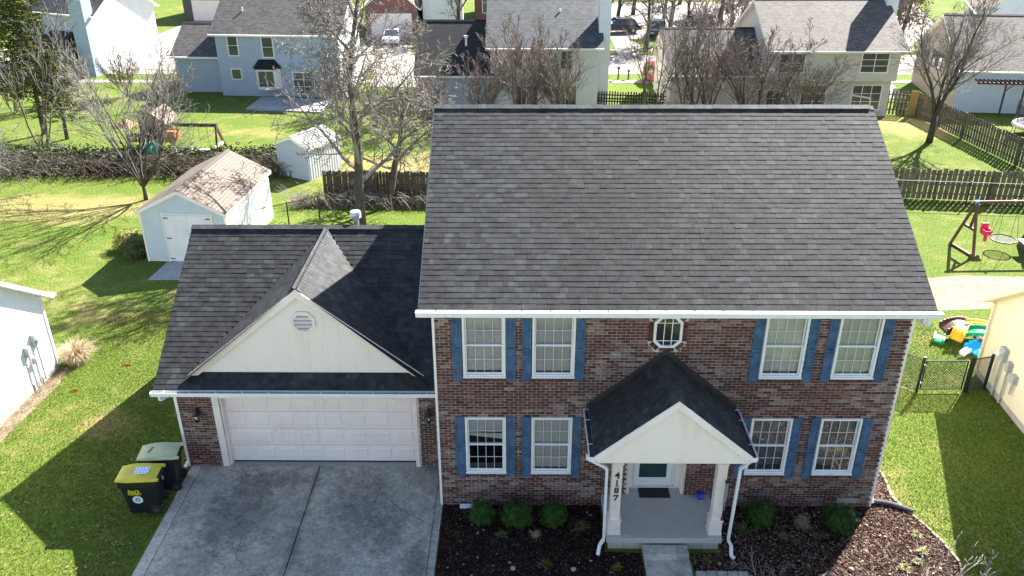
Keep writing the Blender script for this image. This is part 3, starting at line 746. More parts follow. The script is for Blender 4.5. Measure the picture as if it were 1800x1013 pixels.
# fascia / rake boards
rk = MB()
rk.box(X0-.02, X1+.02, Y0-.02, Y0-.001, Z0-.18, Z0-.02)
for x in (X0-.022, X1+.002):
    for s in (1, -1):
        ya, yb = (Y0, YR) if s > 0 else (YB, YR)
        rk.prism([(x+.004, ya, Z0-.17), (x+.004, yb, ZR-.17), (x+.004, yb, ZR-.05), (x+.004, ya, Z0-.05)], (.010, 0, 0))
for s in (1, -1):
    ya, yb = (1.05, GR) if s > 0 else (9.15, GR)
    rk.prism([(GX0-.012, ya, 2.46), (GX0-.012, yb, GRZ-.17), (GX0-.012, yb, GRZ-.05), (GX0-.012, ya, 2.57)], (.010, 0, 0))
rk.box(GX0-.02, -.07, 1.03, 1.049, 2.45, 2.60)
rk.build('fascia', M['white'], house)
# garage gable: rake boards and siding
def rakes(cx, zr, tanp, y, hx_, w_, parent, m_, dy=.025, zcut=None):
    c = MB()
    for s in (-1, 1):
        c.prism([(cx, y, zr), (cx+s*hx_, y, zr-hx_*tanp), (cx+s*hx_, y, zr-hx_*tanp-w_*.55), (cx+s*(hx_-w_*.75), y, zr-hx_*tanp-w_*.62), (cx, y, zr-w_*1.25)], (0, dy, 0))
    return c.build('rake_board', m_, parent)
rakes(DX, DZ+.012, DT, DY0-.03, 3.10, .17, house, M['creamtrim'])
rakes(PX, PZ+.012, PT, PY0-.01, hx+.0, .15, house, M['white'])
def gable_siding(name, cx, zr, tanp, y, z0, pitch, parent, m_, shrink=.0, hmax=9):
    """pitch-tall lap boards filling a gable triangle, each its own piece"""
    bk = MB(); bk.face([(cx-min(hmax, (zr-z0)/tanp), y, z0), (cx+min(hmax, (zr-z0)/tanp), y, z0), (cx, y, zr)]); g = bk.build(name, m_, parent)
    z = z0
    while z < zr-.04:
        a = min(hmax, (zr-z)/tanp-shrink); zt = min(z+pitch, zr-.005); b = max(0.01, min(hmax, (zr-zt)/tanp-shrink))
        if a < .03: break
        c = MB(); c.add([(cx-a, y-.034, z), (cx+a, y-.034, z), (cx+b, y-.004, zt), (cx-b, y-.004, zt), (cx-a, y-.001, z), (cx+a, y-.001, z)], [(0, 1, 2, 3), (4, 5, 1, 0)])
        c.build('siding_board', m_, g); z += pitch
    return g
gg = gable_siding('gable', DX, DZ-.05, DT, 1.46, gplane(1.46)-.0, .105, house, M['cream'], .02)
MB().box(DX-2.75, DX+2.75, 1.435, 1.455, gplane(1.44)+.005, gplane(1.44)+.035).build('flashing', M['creamtrim'], gg)
pg = gable_siding('gable', PX, PZ-.06, PT, -1.72, 2.70, .105, house, M['cream'], .02)
# octagonal gable vent
vc = (-3.26, 4.27)
def octring(cx, cz, r1, r2, y, d, mb):
    P1 = [(cx+r1*math.cos(R(22.5+45*i)), cz+r1*math.sin(R(22.5+45*i))) for i in range(8)]; P2 = [(cx+r2*math.cos(R(22.5+45*i)), cz+r2*math.sin(R(22.5+45*i))) for i in range(8)]
    for i in range(8):
        j = (i+1) % 8; mb.prism([(P1[i][0], y, P1[i][1]), (P1[j][0], y, P1[j][1]), (P2[j][0], y, P2[j][1]), (P2[i][0], y, P2[i][1])], (0, d, 0))
    return P2
vr = MB(); octring(*vc, .31, .235, 1.395, .05, vr); vo = vr.build('gable_vent', M['creamtrim'], house); vb = MB(); vb.prism([(vc[0]+.235*math.cos(R(22.5+45*i)), 1.436, vc[1]+.235*math.sin(R(22.5+45*i))) for i in range(8)], (0, .003, 0)); vb.build('vent_shade_plate', M['darkgrey'], vo)  # dark plate paints the shade seen between the slats
for i in range(8):
    z = vc[1]-.205+i*.053; hw = min(.215, .32-abs(z+.02-vc[1])*1.0)
    MB().add([(0, 0, 0)], []) ; c = MB(); c.add([(vc[0]-hw, 1.40, z), (vc[0]+hw, 1.40, z), (vc[0]+hw, 1.425, z+.020), (vc[0]-hw, 1.425, z+.020), (vc[0]-hw, 1.436, z), (vc[0]+hw, 1.436, z)], [(0, 1, 2, 3), (0, 4, 5, 1)]); c.build('vent_slat', M['white'], vo)
# gutters
def gutter_u(a, b, out, w_=.12, h_=.11, t=.006, hang=.62, name='gutter', label=None):
    """open gutter from a to b (top back edge), 'out' = unit vector away from the fascia"""
    a, b, out = Vector(a), Vector(b), Vector(out); d = (b-a); L = d.length; d.normalize(); up = Vector((0, 0, 1))
    g = MB(); pr_ = lambda o1, u1, o2, u2, s0=0, s1=None: g.add([a+d*s+out*o+up*u for s in (s0, L if s1 is None else s1) for o, u in ((o1, u1), (o2, u1), (o2, u2), (o1, u2))], [(0, 1, 2, 3), (7, 6, 5, 4), (0, 4, 5, 1), (1, 5, 6, 2), (2, 6, 7, 3), (3, 7, 4, 0)])
    pr_(0, -h_, t, 0); pr_(t, -h_, w_-.02, -h_+t); pr_(w_-.022, -h_, w_-.016, -h_*.45); pr_(w_-.016, -h_*.5, w_, -h_*.45); pr_(w_-.004, -h_*.45, w_+.002, 0); pr_(w_-.018, -.006, w_+.004, .002)
    pr_(0, -h_, w_, 0, -.004, 0); pr_(0, -h_, w_, 0, L, L+.004)
    o = g.build(name, M['gutter'], house, label=label)
    db_ = MB(); P_ = [a+d*s_+out*o_+up*(-h_*.45) for s_, o_ in ((.01, t), (L-.01, t), (L-.01, w_-.02), (.01, w_-.02))]; db_.face(P_); db_.build('gutter_shade_debris', M['darkgrey'], o)  # dark sheet in the trough: painted shade together with debris
    n = int(L/hang)
    for i in range(n):
        s = (i+.5)*L/n; MB().bar(a+d*s+up*.003, a+d*s+out*w_+up*.003, .025, .006).build('gutter_hanger', M['gutter'], o)
    return o
gutter_u((GX0-.03, 1.03, 2.60), (-.06, 1.03, 2.60), (0, -1, 0), .13)
mg = MB(); mg.box(X0-.05, X1+.07, Y0-.145, Y0-.022, Z0-.11, Z0-.004); mg.box(X0-.055, X1+.075, Y0-.155, Y0-.022, Z0-.03, Z0+.004)
mgo = mg.build('gutter', M['gutter'], house, bevel=.006, label='main eave gutter with closed white guard')
for i in range(18): MB().box(X0+.35+i*.6, X0+.38+i*.6, Y0-.13, Y0-.03, Z0+.004, Z0+.010).build('gutter_screw', M['darkgrey'], mgo)
for s in (-1, 1):
    x = PX+s*(hx+.0); a, b = ((x, -.03, PZL-.01), (x, PY0+.0, PZL-.01))
    gutter_u(a, b, (s, 0, 0), .12, .10)
# downspouts
def pipe(pts, w_, m_, name='downspout', n=4, **kw):
    c = MB()
    for i in range(len(pts)-1): c.bar(pts[i], pts[i+1], w_, w_*.75)
    return c.build(name, m_, house, bevel=.006, **kw)
pipe([(3.30, -1.50, 2.70), (3.30, -1.50, 2.60), (3.72, -1.60, 2.42), (3.74, -1.60, .42), (3.66, -1.62, .28), (3.62, -1.70, .06)], .075, M['gutter'])
pipe([(6.84, -1.50, 2.70), (6.84, -1.50, 2.60), (6.56, -1.60, 2.42), (6.52, -1.60, .42), (6.60, -1.62, .28), (6.60, -1.72, .06), (6.67, -1.78, .05)], .075, M['gutter'])
pipe([(GX-.20, 1.0, 2.50), (GX-.20, 1.02, 2.33), (GX-.06, 1.40, 2.28), (GX-.07, 1.50, 2.2), (GX-.07, 1.52, .12), (GX-.09, 1.30, .06)], .075, M['gutter'])
pipe([(HW+.12, -.42, 5.48), (HW+.12, -.40, 5.26), (HW+.10, .10, 5.18), (HW+.09, .16, 5.0), (HW+.09, .16, .2), (HW+.12, .05, .08)], .085, M['gutter'])
MB().bar((HW+.10, -.40, 5.36), (HW+.24, .12, 5.18), .16, .14).build('downspout_elbow', M['gutter'], house)
# flashing where porch roof meets the wall
fl = MB()
for s in (-1, 1):
    fl.prism([(PX, -.012, PZ+.17), (PX+s*(hx+.06), -.012, PZ-(hx+.06)*PT+.15), (PX+s*(hx+.06), -.012, PZ-(hx+.06)*PT+.0), (PX, -.012, PZ+.0)], (0, -.02, 0))
fl.build('flashing', mat('flashing_brown', (.045, .032, .030), .5), house)

# ---- garage door
tr = MB(); a, b, c, d = gdoor
tr.box(a-.17, a, GY-.03, GY+.02, .0, d+.13); tr.box(b, b+.10, GY-.03, GY+.02, .0, d+.13); tr.box(a, b, GY-.03, GY+.02, d, d+.13)
tr.box(a, a+.05, GY+.021, GY+.2, .02, d)
tr.build('door_trim', M['creamtrim'], house, bevel=.005)
gd = MB(); gd.box(a, b, GY+.19, GY+.22, .06, d); gdo = gd.build('garage_door', M['pinkwhite'], house)
sec_h = (d-.06)/4; pw = (b-a)/8
for r_ in range(4):
    z0 = .06+r_*sec_h
    MB().box(a+.05, b-.003, GY+.172, GY+.189, z0+.008, z0+sec_h-.006).build('door_section', M['pinkwhite'], gdo)
    for k in range(8):
        x0 = a+k*pw+.07; x1 = a+(k+1)*pw-.05; p = MB(); zz0, zz1 = z0+.09, z0+sec_h-.09; y = GY+.171
        p.add([(x0, y, zz0), (x1, y, zz0), (x1, y, zz1), (x0, y, zz1), (x0+.03, y-.016, zz0+.03), (x1-.03, y-.016, zz0+.03), (x1-.03, y-.016, zz1-.03), (x0+.03, y-.016, zz1-.03)], [(4, 5, 6, 7), (0, 1, 5, 4), (1, 2, 6, 5), (2, 3, 7, 6), (3, 0, 4, 7)])
        p.build('door_panel', M['pinkwhite'], gdo)
MB().box(a+.01, b-.01, GY+.165, GY+.225, .028, .058).build('rubber_seal', M['black'], gdo)
MB().box(a+.002, b-.002, GY+.003, GY+.6, -.05, .03).build('threshold', M['patio'], house)
gbk = MB(); gbk.box(a-.1, b+.1, GY+.5, GY+.55, 0, 2.4); gbk.build('garage_interior', M['room'], house)

# ---- lanterns beside the garage door
def lantern(x, label):
    o = empty('wall_lantern', (x, GY-.02, 1.62), 0, label, 'lamp', 'lanterns flanking the garage door')
    MB().box(-.045, .045, -.02, 0, .0, .22).build('back_plate', M['black'], o, bevel=.008)
    arm = MB(); arm.tube([(0, -.01, .16), (0, -.06, .25), (0, -.13, .27), (0, -.15, .21)], .012, 6); arm.build('arm', M['black'], o)
    h = MB(); h.tube([(0, -.15, .22), (0, -.15, .19), (0, -.15, .12), (0, -.15, .10)], [.015, .04, .105, .10], 8); h.build('hood', M['black'], o)
    g = MB(); g.tube([(0, -.15, .10), (0, -.15, -.09)], [.065, .045], 8); g.build('glass', M['glass'], o)
    bb = MB(); bb.tube([(0, -.15, .05), (0, -.15, .02), (0, -.15, -.02), (0, -.15, -.05)], [.012, .03, .03, .01], 8); bb.build('bulb', M['lampglass'], o)
    k = MB()
    for i in range(4):
        t = R(45+90*i); k.bar((.075*math.cos(t), -.15+.075*math.sin(t), .10), (.05*math.cos(t), -.15+.05*math.sin(t), -.09), .01)
    k.box(-.05, .05, -.20, -.10, -.10, -.09); k.build('cage', M['black'], o)
lantern(-6.17, 'black wall lantern on the brick left of the garage door')
lantern(-.40, 'black wall lantern on the brick between garage door and main house')

# ---- porch
pslab = MB(); pslab.box(3.82, 6.42, -1.50, -.0005, .22, .36); ps = pslab.build('porch_slab', M['porchslab'], house, bevel=.012)
pslab2 = MB(); pslab2.box(4.452, 5.748, .0, .30, .31, .36); pslab2.build('porch_slab', M['porchslab'], house)
for r_ in range(2):
    n = 7
    for i in range(n):
        x0 = 3.87+i*(2.5/n); MB().box(x0+.004, x0+2.5/n-.004, -1.44, -1.2, -.05+r_*.137, .08+r_*.137).build('foundation_block', M['foundation'], ps)
MB().box(3.88, 6.36, -1.2, -.02, -.05, .219).build('foundation', M['foundation'], house)
MB().box(4.64, 5.64, -1.82, -1.505, -.03, .19).build('step', M['path'], house, bevel=.015)
def column(x, y=-1.24):
    c = MB(); c.box(x-.11, x+.11, y-.11, y+.11, .76, 2.63); o = c.build('column', M['creamtrim'], house, bevel=.006)
    b = MB(); b.box(x-.14, x+.14, y-.14, y+.14, .362, .74); b.build('column_base', M['creamtrim'], o, bevel=.006)
    for q, za, zb in ((.155, .741, .775), (.155, .361, .40), (.13, 2.30, 2.34)): MB().box(x-q, x+q, y-q, y+q, za, zb).build('column_moulding', M['creamtrim'], o, bevel=.004)
    return o
column(3.99); c2 = column(6.27)
bm_ = MB(); bm_.box(3.50, 6.66, -1.72, -1.10, 2.64, 2.70); bm_.build('porch_beam', M['white'], house)
MB().box(3.50, 6.66, -1.09, -.02, 2.66, 2.69).build('porch_ceiling', M['white'], house)
# door
dr = MB(); dr.box(4.45, 4.60, .24, .30, .361, 2.5); dr.box(5.60, 5.75, .24, .30, .361, 2.5); dr.box(4.60, 5.60, .24, .30, 2.35, 2.5); dr.box(4.452, 4.475, .0, .24, .361, 2.5); dr.box(5.725, 5.748, .0, .24, .361, 2.5); dr.box(4.6, 5.6, .22, .30, .361, .40)
dr.build('door_frame', M['creamtrim'], house)
d1 = MB(); d1.box(4.61, 4.74, .255, .29, .41, 2.34); d1.box(5.40, 5.53, .255, .29, .41, 2.34); d1.box(4.74, 5.40, .255, .29, .41, .66); d1.box(4.74, 5.40, .255, .29, 2.2, 2.34); d1.box(5.535, 5.595, .26, .295, .41, 2.34)
do = d1.build('front_door', M['sashwhite'], house, bevel=.004, label='white storm door with a large dark glass')
MB().box(4.742, 5.398, .268, .275, .662, 2.198).build('pane', M['stormglass'], do)
MB().box(4.742, 5.398, .285, .295, .662, 2.198).build('inner_door', M['doorgreen'], do)
MB().box(5.43, 5.46, .235, .253, 1.25, 1.40).build('handle', M['black'], do)
MB().box(4.3, 5.9, .31, .34, 0, 2.6).build('door_backing', M['room'], house)
# house number
def text_mesh(s, size, extr, m_, name, parent, M4, bold=0.0, **kw):
    cu = bpy.data.curves.new('txt', 'FONT'); cu.body = s; cu.size = size; cu.extrude = extr; cu.offset = bold; cu.align_x = 'CENTER'; cu.align_y = 'CENTER'
    t = bpy.data.objects.new('txt', cu); col.objects.link(t); dg = bpy.context.evaluated_depsgraph_get(); dg.update()
    me = bpy.data.meshes.new_from_object(t.evaluated_get(dg)); bpy.data.objects.remove(t); me.materials.clear(); me.materials.append(m_)
    o = bpy.data.objects.new(name, me); col.objects.link(o)
    if parent is not None: o.parent = parent
    o.matrix_local = M4; return tag(o, **kw)
hn = empty('house_number', (3.99, -1.352, 2.0), 0, 'black digits 4187 running down the left porch column', 'house number')
for i, ch in enumerate('4187'):
    o = text_mesh(ch, .22, .006, M['black'], 'digit', hn, frame((0, -.005, .02-i*.21), (1, 0, 0), (0, 0, 1)), .004)
    z = .02-i*.21; sf = MB()
    if ch in '41': sf.box(-.035 if ch == '1' else .0, .055, -.012, -.0, z-.083, z-.07)
    if ch == '7': sf.box(-.062, -.048, -.012, 0, z+.03, z+.078)
    if sf.v: sf.build('serif', M['black'], hn)
# doormat, bowl, chime
m_ = MB(); m_.box(-.37, .37, -.235, .235, 0, .018); m_.build('doormat', M['mat_black'], bevel=.006, label='plain black rectangular doormat in front of the storm door', cat='doormat').location = (5.10, .10-.0, .362)
b_ = MB(); b_.tube([(0, 0, 0), (0, 0, .015), (0, 0, .13), (0, 0, .14), (0, 0, .13), (0, 0, .03)], [.075, .085, .10, .10, .09, .07], 20); b_.build('bowl', M['blueplastic'], smooth=True, label='small blue plastic bowl at the right rear of the porch slab', cat='bowl').location = (6.18, -.13, .362)
wc = empty('wind_chime', (6.36, -1.46, 2.41), 0, 'thin dark wind chime hanging beside the right porch column', 'wind chime')
MB().bar((0, 0, 0), (0, 0, -.45), .006).build('cord', M['black'], wc)
MB().cyl((0, 0, -.48), .045, .03, 12).build('disc', M['darkgrey'], wc)
for i in range(5):
    t = i*R(72); MB().tube([(.03*math.cos(t), .03*math.sin(t), -.5), (.03*math.cos(t), .03*math.sin(t), -1.0-.06*i)], .007, 6).build('chime_tube', M['galv'], wc)
MB().bar((0, 0, -.48), (0, 0, -1.45), .004).build('clapper_cord', M['black'], wc); MB().box(-.03, .03, -.004, .004, -1.55, -1.45).build('sail', M['darkgrey'], wc)
# foundation vents, splash bits, drain pipe, vent stack
MB().box(9.50, 9.98, -.030, -.012, .14, .28).build('foundation_vent', M['foundation'], house)
db = MB(); db.box(0, .36, -.05, .05, 0, .035); db.box(0, .36, -.05, -.035, .035, .06); db.box(0, .36, .035, .05, .035, .06); db.build('splash_trough', M['stickerwhite'], label='short pale blue trough lying against the brick left of the first shrub', cat='trough').location = (.42, -.11, .03)
dp = MB(); pts = []; rr = []
for i in range(50):
    t = i/49; pts.append((10.30+.98*t, .10-.34*t+.10*math.sin(t*3.1), .10-.03*t)); rr.append(.062 if i % 2 else .048)
dp.tube(pts, rr, 12, cap=False); dp.build('drain_pipe', M['drainpipe'], smooth=False, label='corrugated grey drain pipe lying on the mulch at the house corner', cat='pipe')
vs_ = empty('vent_pipe', (-2.62, 5.42, 4.95), 0, 'white capped flue rising behind the garage ridge', 'flue')
MB().cyl((0, 0, 0), .075, .42, 16).build('pipe', M['galv'], vs_, smooth=False); MB().cyl((0, 0, .40), .15, .03, 16, r2=.12).build('collar', M['galv'], vs_); MB().cyl((0, 0, .46), .16, .10, 16, r2=.14).build('cap', M['galv'], vs_)
MB().cyl((0, 0, -.06), .17, .10, 16, r2=.09).build('flashing', M['galv'], vs_)

# ------------------------------------------------------------------ wheelie bins
def bin_(loc, rz, lidm, label, sticker):
    o = empty('wheelie_bin', loc, rz, label, 'bin', 'wheelie bins on the grass beside the garage')
    L0, W0, L1, W1, H = .30, .24, .41, .33, 1.0
    b = MB(); lv = [(0.02, L0, W0), (.06, L0+.02, W0+.02), (.80, L1-.04, W1-.03), (.84, L1, W1), (H, L1, W1)]
    sh = lambda z: -.04*z
    for i in range(len(lv)-1):
        (z0, l0, w0), (z1, l1, w1) = lv[i], lv[i+1]
        A = [(-l0+sh(z0), -w0, z0), (l0+sh(z0)*.2, -w0, z0), (l0+sh(z0)*.2, w0, z0), (-l0+sh(z0), w0, z0)]; B = [(-l1+sh(z1), -w1, z1), (l1+sh(z1)*.2, -w1, z1), (l1+sh(z1)*.2, w1, z1), (-l1+sh(z1), w1, z1)]
        b.add(A+B, [(0, 1, 5, 4), (1, 2, 6, 5), (2, 3, 7, 6), (3, 0, 4, 7)]+([(3, 2, 1, 0)] if i == 0 else []))
    b.build('body', M['bin'], o, bevel=.012)
    l = MB(); n = 10; prof = []
    for i in range(n+1):
        t = i/n; x = -.50+t*.93; z = H+.012+.075*math.sin(math.pi*min(1, t*1.02+.02))**.6; prof.append((x, z))
    for i in range(n):
        (xa, za), (xb, zb) = prof[i], prof[i+1]
        wa = .335-.04*max(0, 1-i/2.5); wb = .335-.04*max(0, 1-(i+1)/2.5)
        ring = lambda x, z, ww: [(x, -ww, H-.005), (x, -ww, H+.02), (x, -ww+.05, z), (x, ww-.05, z), (x, ww, H+.02), (x, ww, H-.005)]
        A, B = ring(xa, za, wa), ring(xb, zb, wb); l.add(A+B, [(k, k+6, k+7, k+1) for k in range(5)])
        if i == 0: l.add(A, [tuple(range(6))])
        if i == n-1: l.add(B, [tuple(range(5, -1, -1))])
    l.build('lid', lidm, o, smooth=False, bevel=.004)
    for s in (-1, 1):
        MB().box(.40, .50, s*.27-.035, s*.27+.035, H-.03, H+.035).build('hinge', lidm, o, bevel=.01)
        w_ = MB(); c = Vector((.30, s*.27, .13)); w_.tube([c+Vector((0, -.03, 0)), c+Vector((0, .03, 0))], .13, 20); w_.build('wheel', M['tyre'], o)
        w_ = MB(); w_.tube([c+Vector((0, -.035, 0)), c+Vector((0, .035, 0))], .06, 12); w_.build('wheel_hub', M['darkgrey'], o)
    MB().tube([(.30, -.3, .13), (.30, .3, .13)], .012, 8).build('axle', M['galv'], o)
    MB().tube([(.46, -.25, H-.05), (.46, .25, H-.05)], .016, 8).build('handle', M['bin'], o)
    tn = math.atan2(.33-.25, .75); up = Vector((0, -math.sin(tn), math.cos(tn)))
    fr_ = lambda x, z: frame((x, -(.26+(z-.06)*math.tan(tn))-.006, z), (1, 0, 0), up)
    text_mesh("Ray's", .13, .001, M['yellowprint'], 'lettering', o, fr_(-.10, .74), .004); text_mesh('TRASH', .10, .001, M['yellowprint'], 'lettering', o, fr_(-.10, .65), .003)
    e = MB(); e.tube([(0, 0, 0), (0, 0, .003)], .12, 28); me = link('emblem', e.mesh('emblem', M['stickerwhite']), o, fr_(-.06, .47))
    for k in range(3):   # three chasing arrows
        a = MB(); R3 = Matrix.Rotation(k*R(120), 3, 'Z')
        P = [(-.052, -.045), (.02, -.045), (.02, -.062), (.052, -.033), (.02, -.006), (.02, -.023), (-.036, -.023)]
        a.prism([R3 @ Vector((x, y, .004)) for x, y in P], (0, 0, .002)); link('emblem_arrow', a.mesh('emblem_arrow', M['teal']), me, Matrix())
    if sticker:
        st = MB(); st.box(-.16, .16, -.13, .13, 0, .004); so_ = link('sticker', st.mesh('sticker', M['stickerwhite']), o, Matrix.Translation((.06, .0, H+.088)))
        mk = MB()
        for r_ in range(3):
            for c_ in range(4):
                x, y = -.125+c_*.075, -.10+r_*.08; mk.box(x, x+.035+.012*((c_+r_) % 2), y, y+.018, .005, .007); mk.box(x+.01, x+.025, y+.025, y+.05, .005, .007)
        mk.build('sticker_print', M['stickerblue'], so_)
    text_mesh('80963', .09, .002, M['darkgrey'] if not sticker else M['paleyellow'], 'lid_lettering', o, Matrix.Translation((-.22, 0, H+.085)) @ Matrix.Rotation(R(75), 4, 'Z'))
    return o
bin_((-7.15, -.10, .0), R(4), M['yellow'], 'black wheelie bin with bright yellow lid and white sticker, nearer the camera', True)
bin_((-6.98, .72, .0), R(6), M['paleyellow'], 'black wheelie bin with faded pale yellow lid, right behind the bright one', False)

# ------------------------------------------------------------------ foliage helpers
def leaf_ball(n, r, ls, squash=1.0, seed=0, hollow=.55, lump=.12, stretch=1.0):
    rnd = random.Random(seed); mb = MB()
    for i in range(n):
        z = rnd.uniform(-.75, 1); a = rnd.uniform(0, 2*math.pi); q = math.sqrt(max(0, 1-z*z)); d = Vector((q*math.cos(a), q*math.sin(a), z))
        rr = r*(hollow+(1-hollow)*rnd.random()**.5)*(1+lump*noise.noise(d*3+Vector((seed, 0, 0)))*2)
        p = Vector((d.x*rr, d.y*rr, d.z*rr*squash+r*squash*.75)); L = ls*rnd.uniform(.6, 1.3)
        nrm = (d+Vector((rnd.uniform(-1, 1), rnd.uniform(-1, 1), rnd.uniform(-.4, 1)))*.8).normalized(); u = nrm.orthogonal().normalized(); u.rotate(Matrix.Rotation(rnd.uniform(0, 6.28), 3, nrm)); v = nrm.cross(u)
        mb.face([p-u*L*.5*stretch, p+v*L*.3, p+u*L*.5*stretch, p-v*L*.3])
    return mb
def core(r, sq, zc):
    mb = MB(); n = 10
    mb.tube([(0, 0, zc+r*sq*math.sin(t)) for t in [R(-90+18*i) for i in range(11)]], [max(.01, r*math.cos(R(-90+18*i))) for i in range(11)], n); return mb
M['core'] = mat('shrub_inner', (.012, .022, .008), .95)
def stub(name='stem', r=.02, h=.12):
    return MB().cyl((0, 0, -.02), r, h, 8)
BX = [((.98, -.58), .30, 'round green boxwood nearest the driveway'), ((1.79, -.66), .35, 'largest round boxwood, second from the driveway'), ((2.67, -.60), .34, 'round boxwood third from the driveway, a little uneven'), ((7.52, -.58), .34, 'round boxwood just right of the porch'), ((9.32, -.76), .35, 'round boxwood furthest right, near the sunlit mulch')]
for i, ((x, y), r, lb) in enumerate(BX):
    o = empty('boxwood_shrub', (x, y, .02), 0, lb, 'shrub', 'round shrubs along the front wall')
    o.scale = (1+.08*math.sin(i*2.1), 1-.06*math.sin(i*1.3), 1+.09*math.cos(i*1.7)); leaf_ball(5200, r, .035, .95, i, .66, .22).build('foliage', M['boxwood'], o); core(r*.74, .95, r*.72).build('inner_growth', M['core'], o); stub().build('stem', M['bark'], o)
def bladeplant(n, h, spread, w_, seed, base=.05):
    rnd = random.Random(seed); mb = MB()
    for i in range(n):
        a = rnd.uniform(0, 6.28); d = Vector((math.cos(a), math.sin(a), 0)); s = spread*rnd.random(); H = h*rnd.uniform(.5, 1); p0 = d*base*rnd.random(); k = Vector((-d.y, d.x, 0))*w_*rnd.uniform(.5, 1)
        p1 = p0+d*s*.4+Vector((0, 0, H*.7)); p2 = p0+d*s+Vector((0, 0, H*rnd.uniform(.6, 1)))
        mb.add([p0-k, p0+k, p1-k*.7, p1+k*.7, p2], [(0, 1, 3, 2), (2, 3, 4)])
    return mb
o = empty('dead_shrub', (8.46, -.74, .02), 0, 'small brown twiggy shrub between the two boxwoods right of the porch', 'shrub'); leaf_ball(900, .19, .04, 1, 33, .3, .2).build('foliage', M['brownleaf'], o); stub().build('stem', M['bark'], o)
PL = [((1.45, -1.1), .16, 'low sprawling plant below the first boxwood', 'juniper'), ((2.24, -1.08), .16, 'low sprawling plant below the second boxwood', 'dryleaf'), ((3.30, -.85), .24, 'loose leggy plant left of the porch slab', 'juniper'),
      ((7.05, -1.0), .30, 'leggy rose-like plant right of the porch downspout', 'juniper'), ((7.95, -1.1), .14, 'small low plant in the shade below the right boxwood', 'juniper'), ((8.72, -1.08), .14, 'small low plant below the brown shrub', 'juniper'),
      ((2.45, -2.05), .20, 'tuft of green blades at the lower left bed', 'blade'), ((4.0, -2.1), .13, 'small green tuft near the front walk, left side', 'blade'), ((6.0, -1.9), .13, 'small green tuft right of the front step', 'blade'),
      ((11.05, -1.0), .12, 'yellow green tuft highest on the sunlit mulch', 'yewleaf'), ((10.95, -1.55), .14, 'yellow green tuft near the edging stones', 'yewleaf'), ((10.35, -2.05), .15, 'yellow green tuft at the bottom of the sunlit mulch', 'yewleaf'), ((10.7, -1.85), .10, 'small yellow green tuft between the two larger ones', 'yewleaf')]
for i, ((x, y), r, lb, mk) in enumerate(PL):
    o = empty('bed_plant', (x, y, .02), 0, lb, 'plant', 'low plants in the front beds')
    bladeplant(90, r*.9, r*1.1, .010, 60+i).build('foliage', M[mk], o)
    c = MB(); rnd = random.Random(i)
    for k in range(9):
        a = rnd.uniform(0, 6.28); c.tube([(0, 0, 0), (r*.6*math.cos(a), r*.6*math.sin(a), r*.5), (r*1.2*math.cos(a), r*1.2*math.sin(a), r*.6*rnd.random())], [.005, .004, .002], 4)
    c.build('stem', M['twig'], o)
# litter
mb = MB()
for i in range(120):
    x, y = random.uniform(.1, 11.3), random.uniform(-2.6, -.25)
    if not (inpoly(x, y, BEDL) or inpoly(x, y, BEDR)): continue
    a = random.uniform(0, 3.14); L = random.uniform(.015, .05); u = Vector((math.cos(a), math.sin(a), random.uniform(-.3, .3)))*L; v = Vector((-math.sin(a), math.cos(a), 0))*L*random.uniform(.3, .8); c = Vector((x, y, .045))
    mb.face([c-u, c+v, c+u, c-v])
mb.build('leaf_litter', M['dryleaf'], kind='stuff', label='pale dry leaves scattered over the dark mulch beds', cat='leaves')
mb = MB()
for i in range(420):
    x, y = random.uniform(-10.5, -6.8), random.uniform(-2.5, 2.6)
    if random.random() > .25+.75*(x > -8.2): continue
    a = random.uniform(0, 3.14); L = random.uniform(.015, .06); u = Vector((math.cos(a), math.sin(a), random.uniform(-.3, .3)))*L; v = Vector((-math.sin(a), math.cos(a), 0))*L*random.uniform(.2, .6); c = Vector((x, y, .05))
    mb.face([c-u, c+v, c+u, c-v])
mb.build('leaf_litter', M['brownleaf'], kind='stuff', label='brown leaves lying on the shaded grass around the bins', cat='leaves')
pb = MB(); pb.tube([(0, 0, 0), (0, 0, .03), (0, 0, .06), (0, 0, .08)], [.05, .07, .06, .02], 8)
pb.build('stone', M['stone'], smooth=True, label='single pale stone on the sunlit mulch near the bottom edge', cat='stone').location = (9.15, -2.1, .02)
for x, y, lb in ((1.72, -2.1, 'round grey valve cover in the left bed'), (3.05, -2.12, 'round grey valve cover right of the tuft in the left bed')):
    c = MB(); c.cyl((0, 0, 0), .055, .03, 20); c.cyl((0, 0, .03), .035, .006, 16); c.build('valve_cover', M['foundation'], label=lb, cat='cover', group='valve covers in the left bed').location = (x, y, .02)

# grass blades on the near lawns
def tufts(name, label, poly, n, h, seed):
    rnd = random.Random(seed); xs = [p[0] for p in poly]; ys = [p[1] for p in poly]; V = []; Fs = []; k = 0; c = 0
    while c < n:
        x, y = rnd.uniform(min(xs), max(xs)), rnd.uniform(min(ys), max(ys))
        if not inpoly(x, y, poly): continue
        c += 1
        a = rnd.uniform(0, 6.28); L = h*rnd.uniform(.4, 1.2); b = rnd.uniform(0, 6.28); w_ = .004+.005*rnd.random(); sp_ = rnd.uniform(.3, 1.0)*L
        V += [(x-w_*math.cos(a), y-w_*math.sin(a), 0), (x+w_*math.cos(a), y+w_*math.sin(a), 0), (x+sp_*math.cos(b), y+sp_*math.sin(b), L)]
        Fs.append((k, k+1, k+2)); k += 3
    me = bpy.data.meshes.new(name); me.from_pydata(V, [], Fs); me.materials.append(M['blade']); o = bpy.data.objects.new(name, me); col.objects.link(o)
    return tag(o, label, 'grass', None, 'stuff')
tufts('grass', 'short green grass of the lawn left of the house', [(-12.6, -4), (-6.68, -4), (-6.72, 10), (-12.4, 10)], 110000, .036, 1)
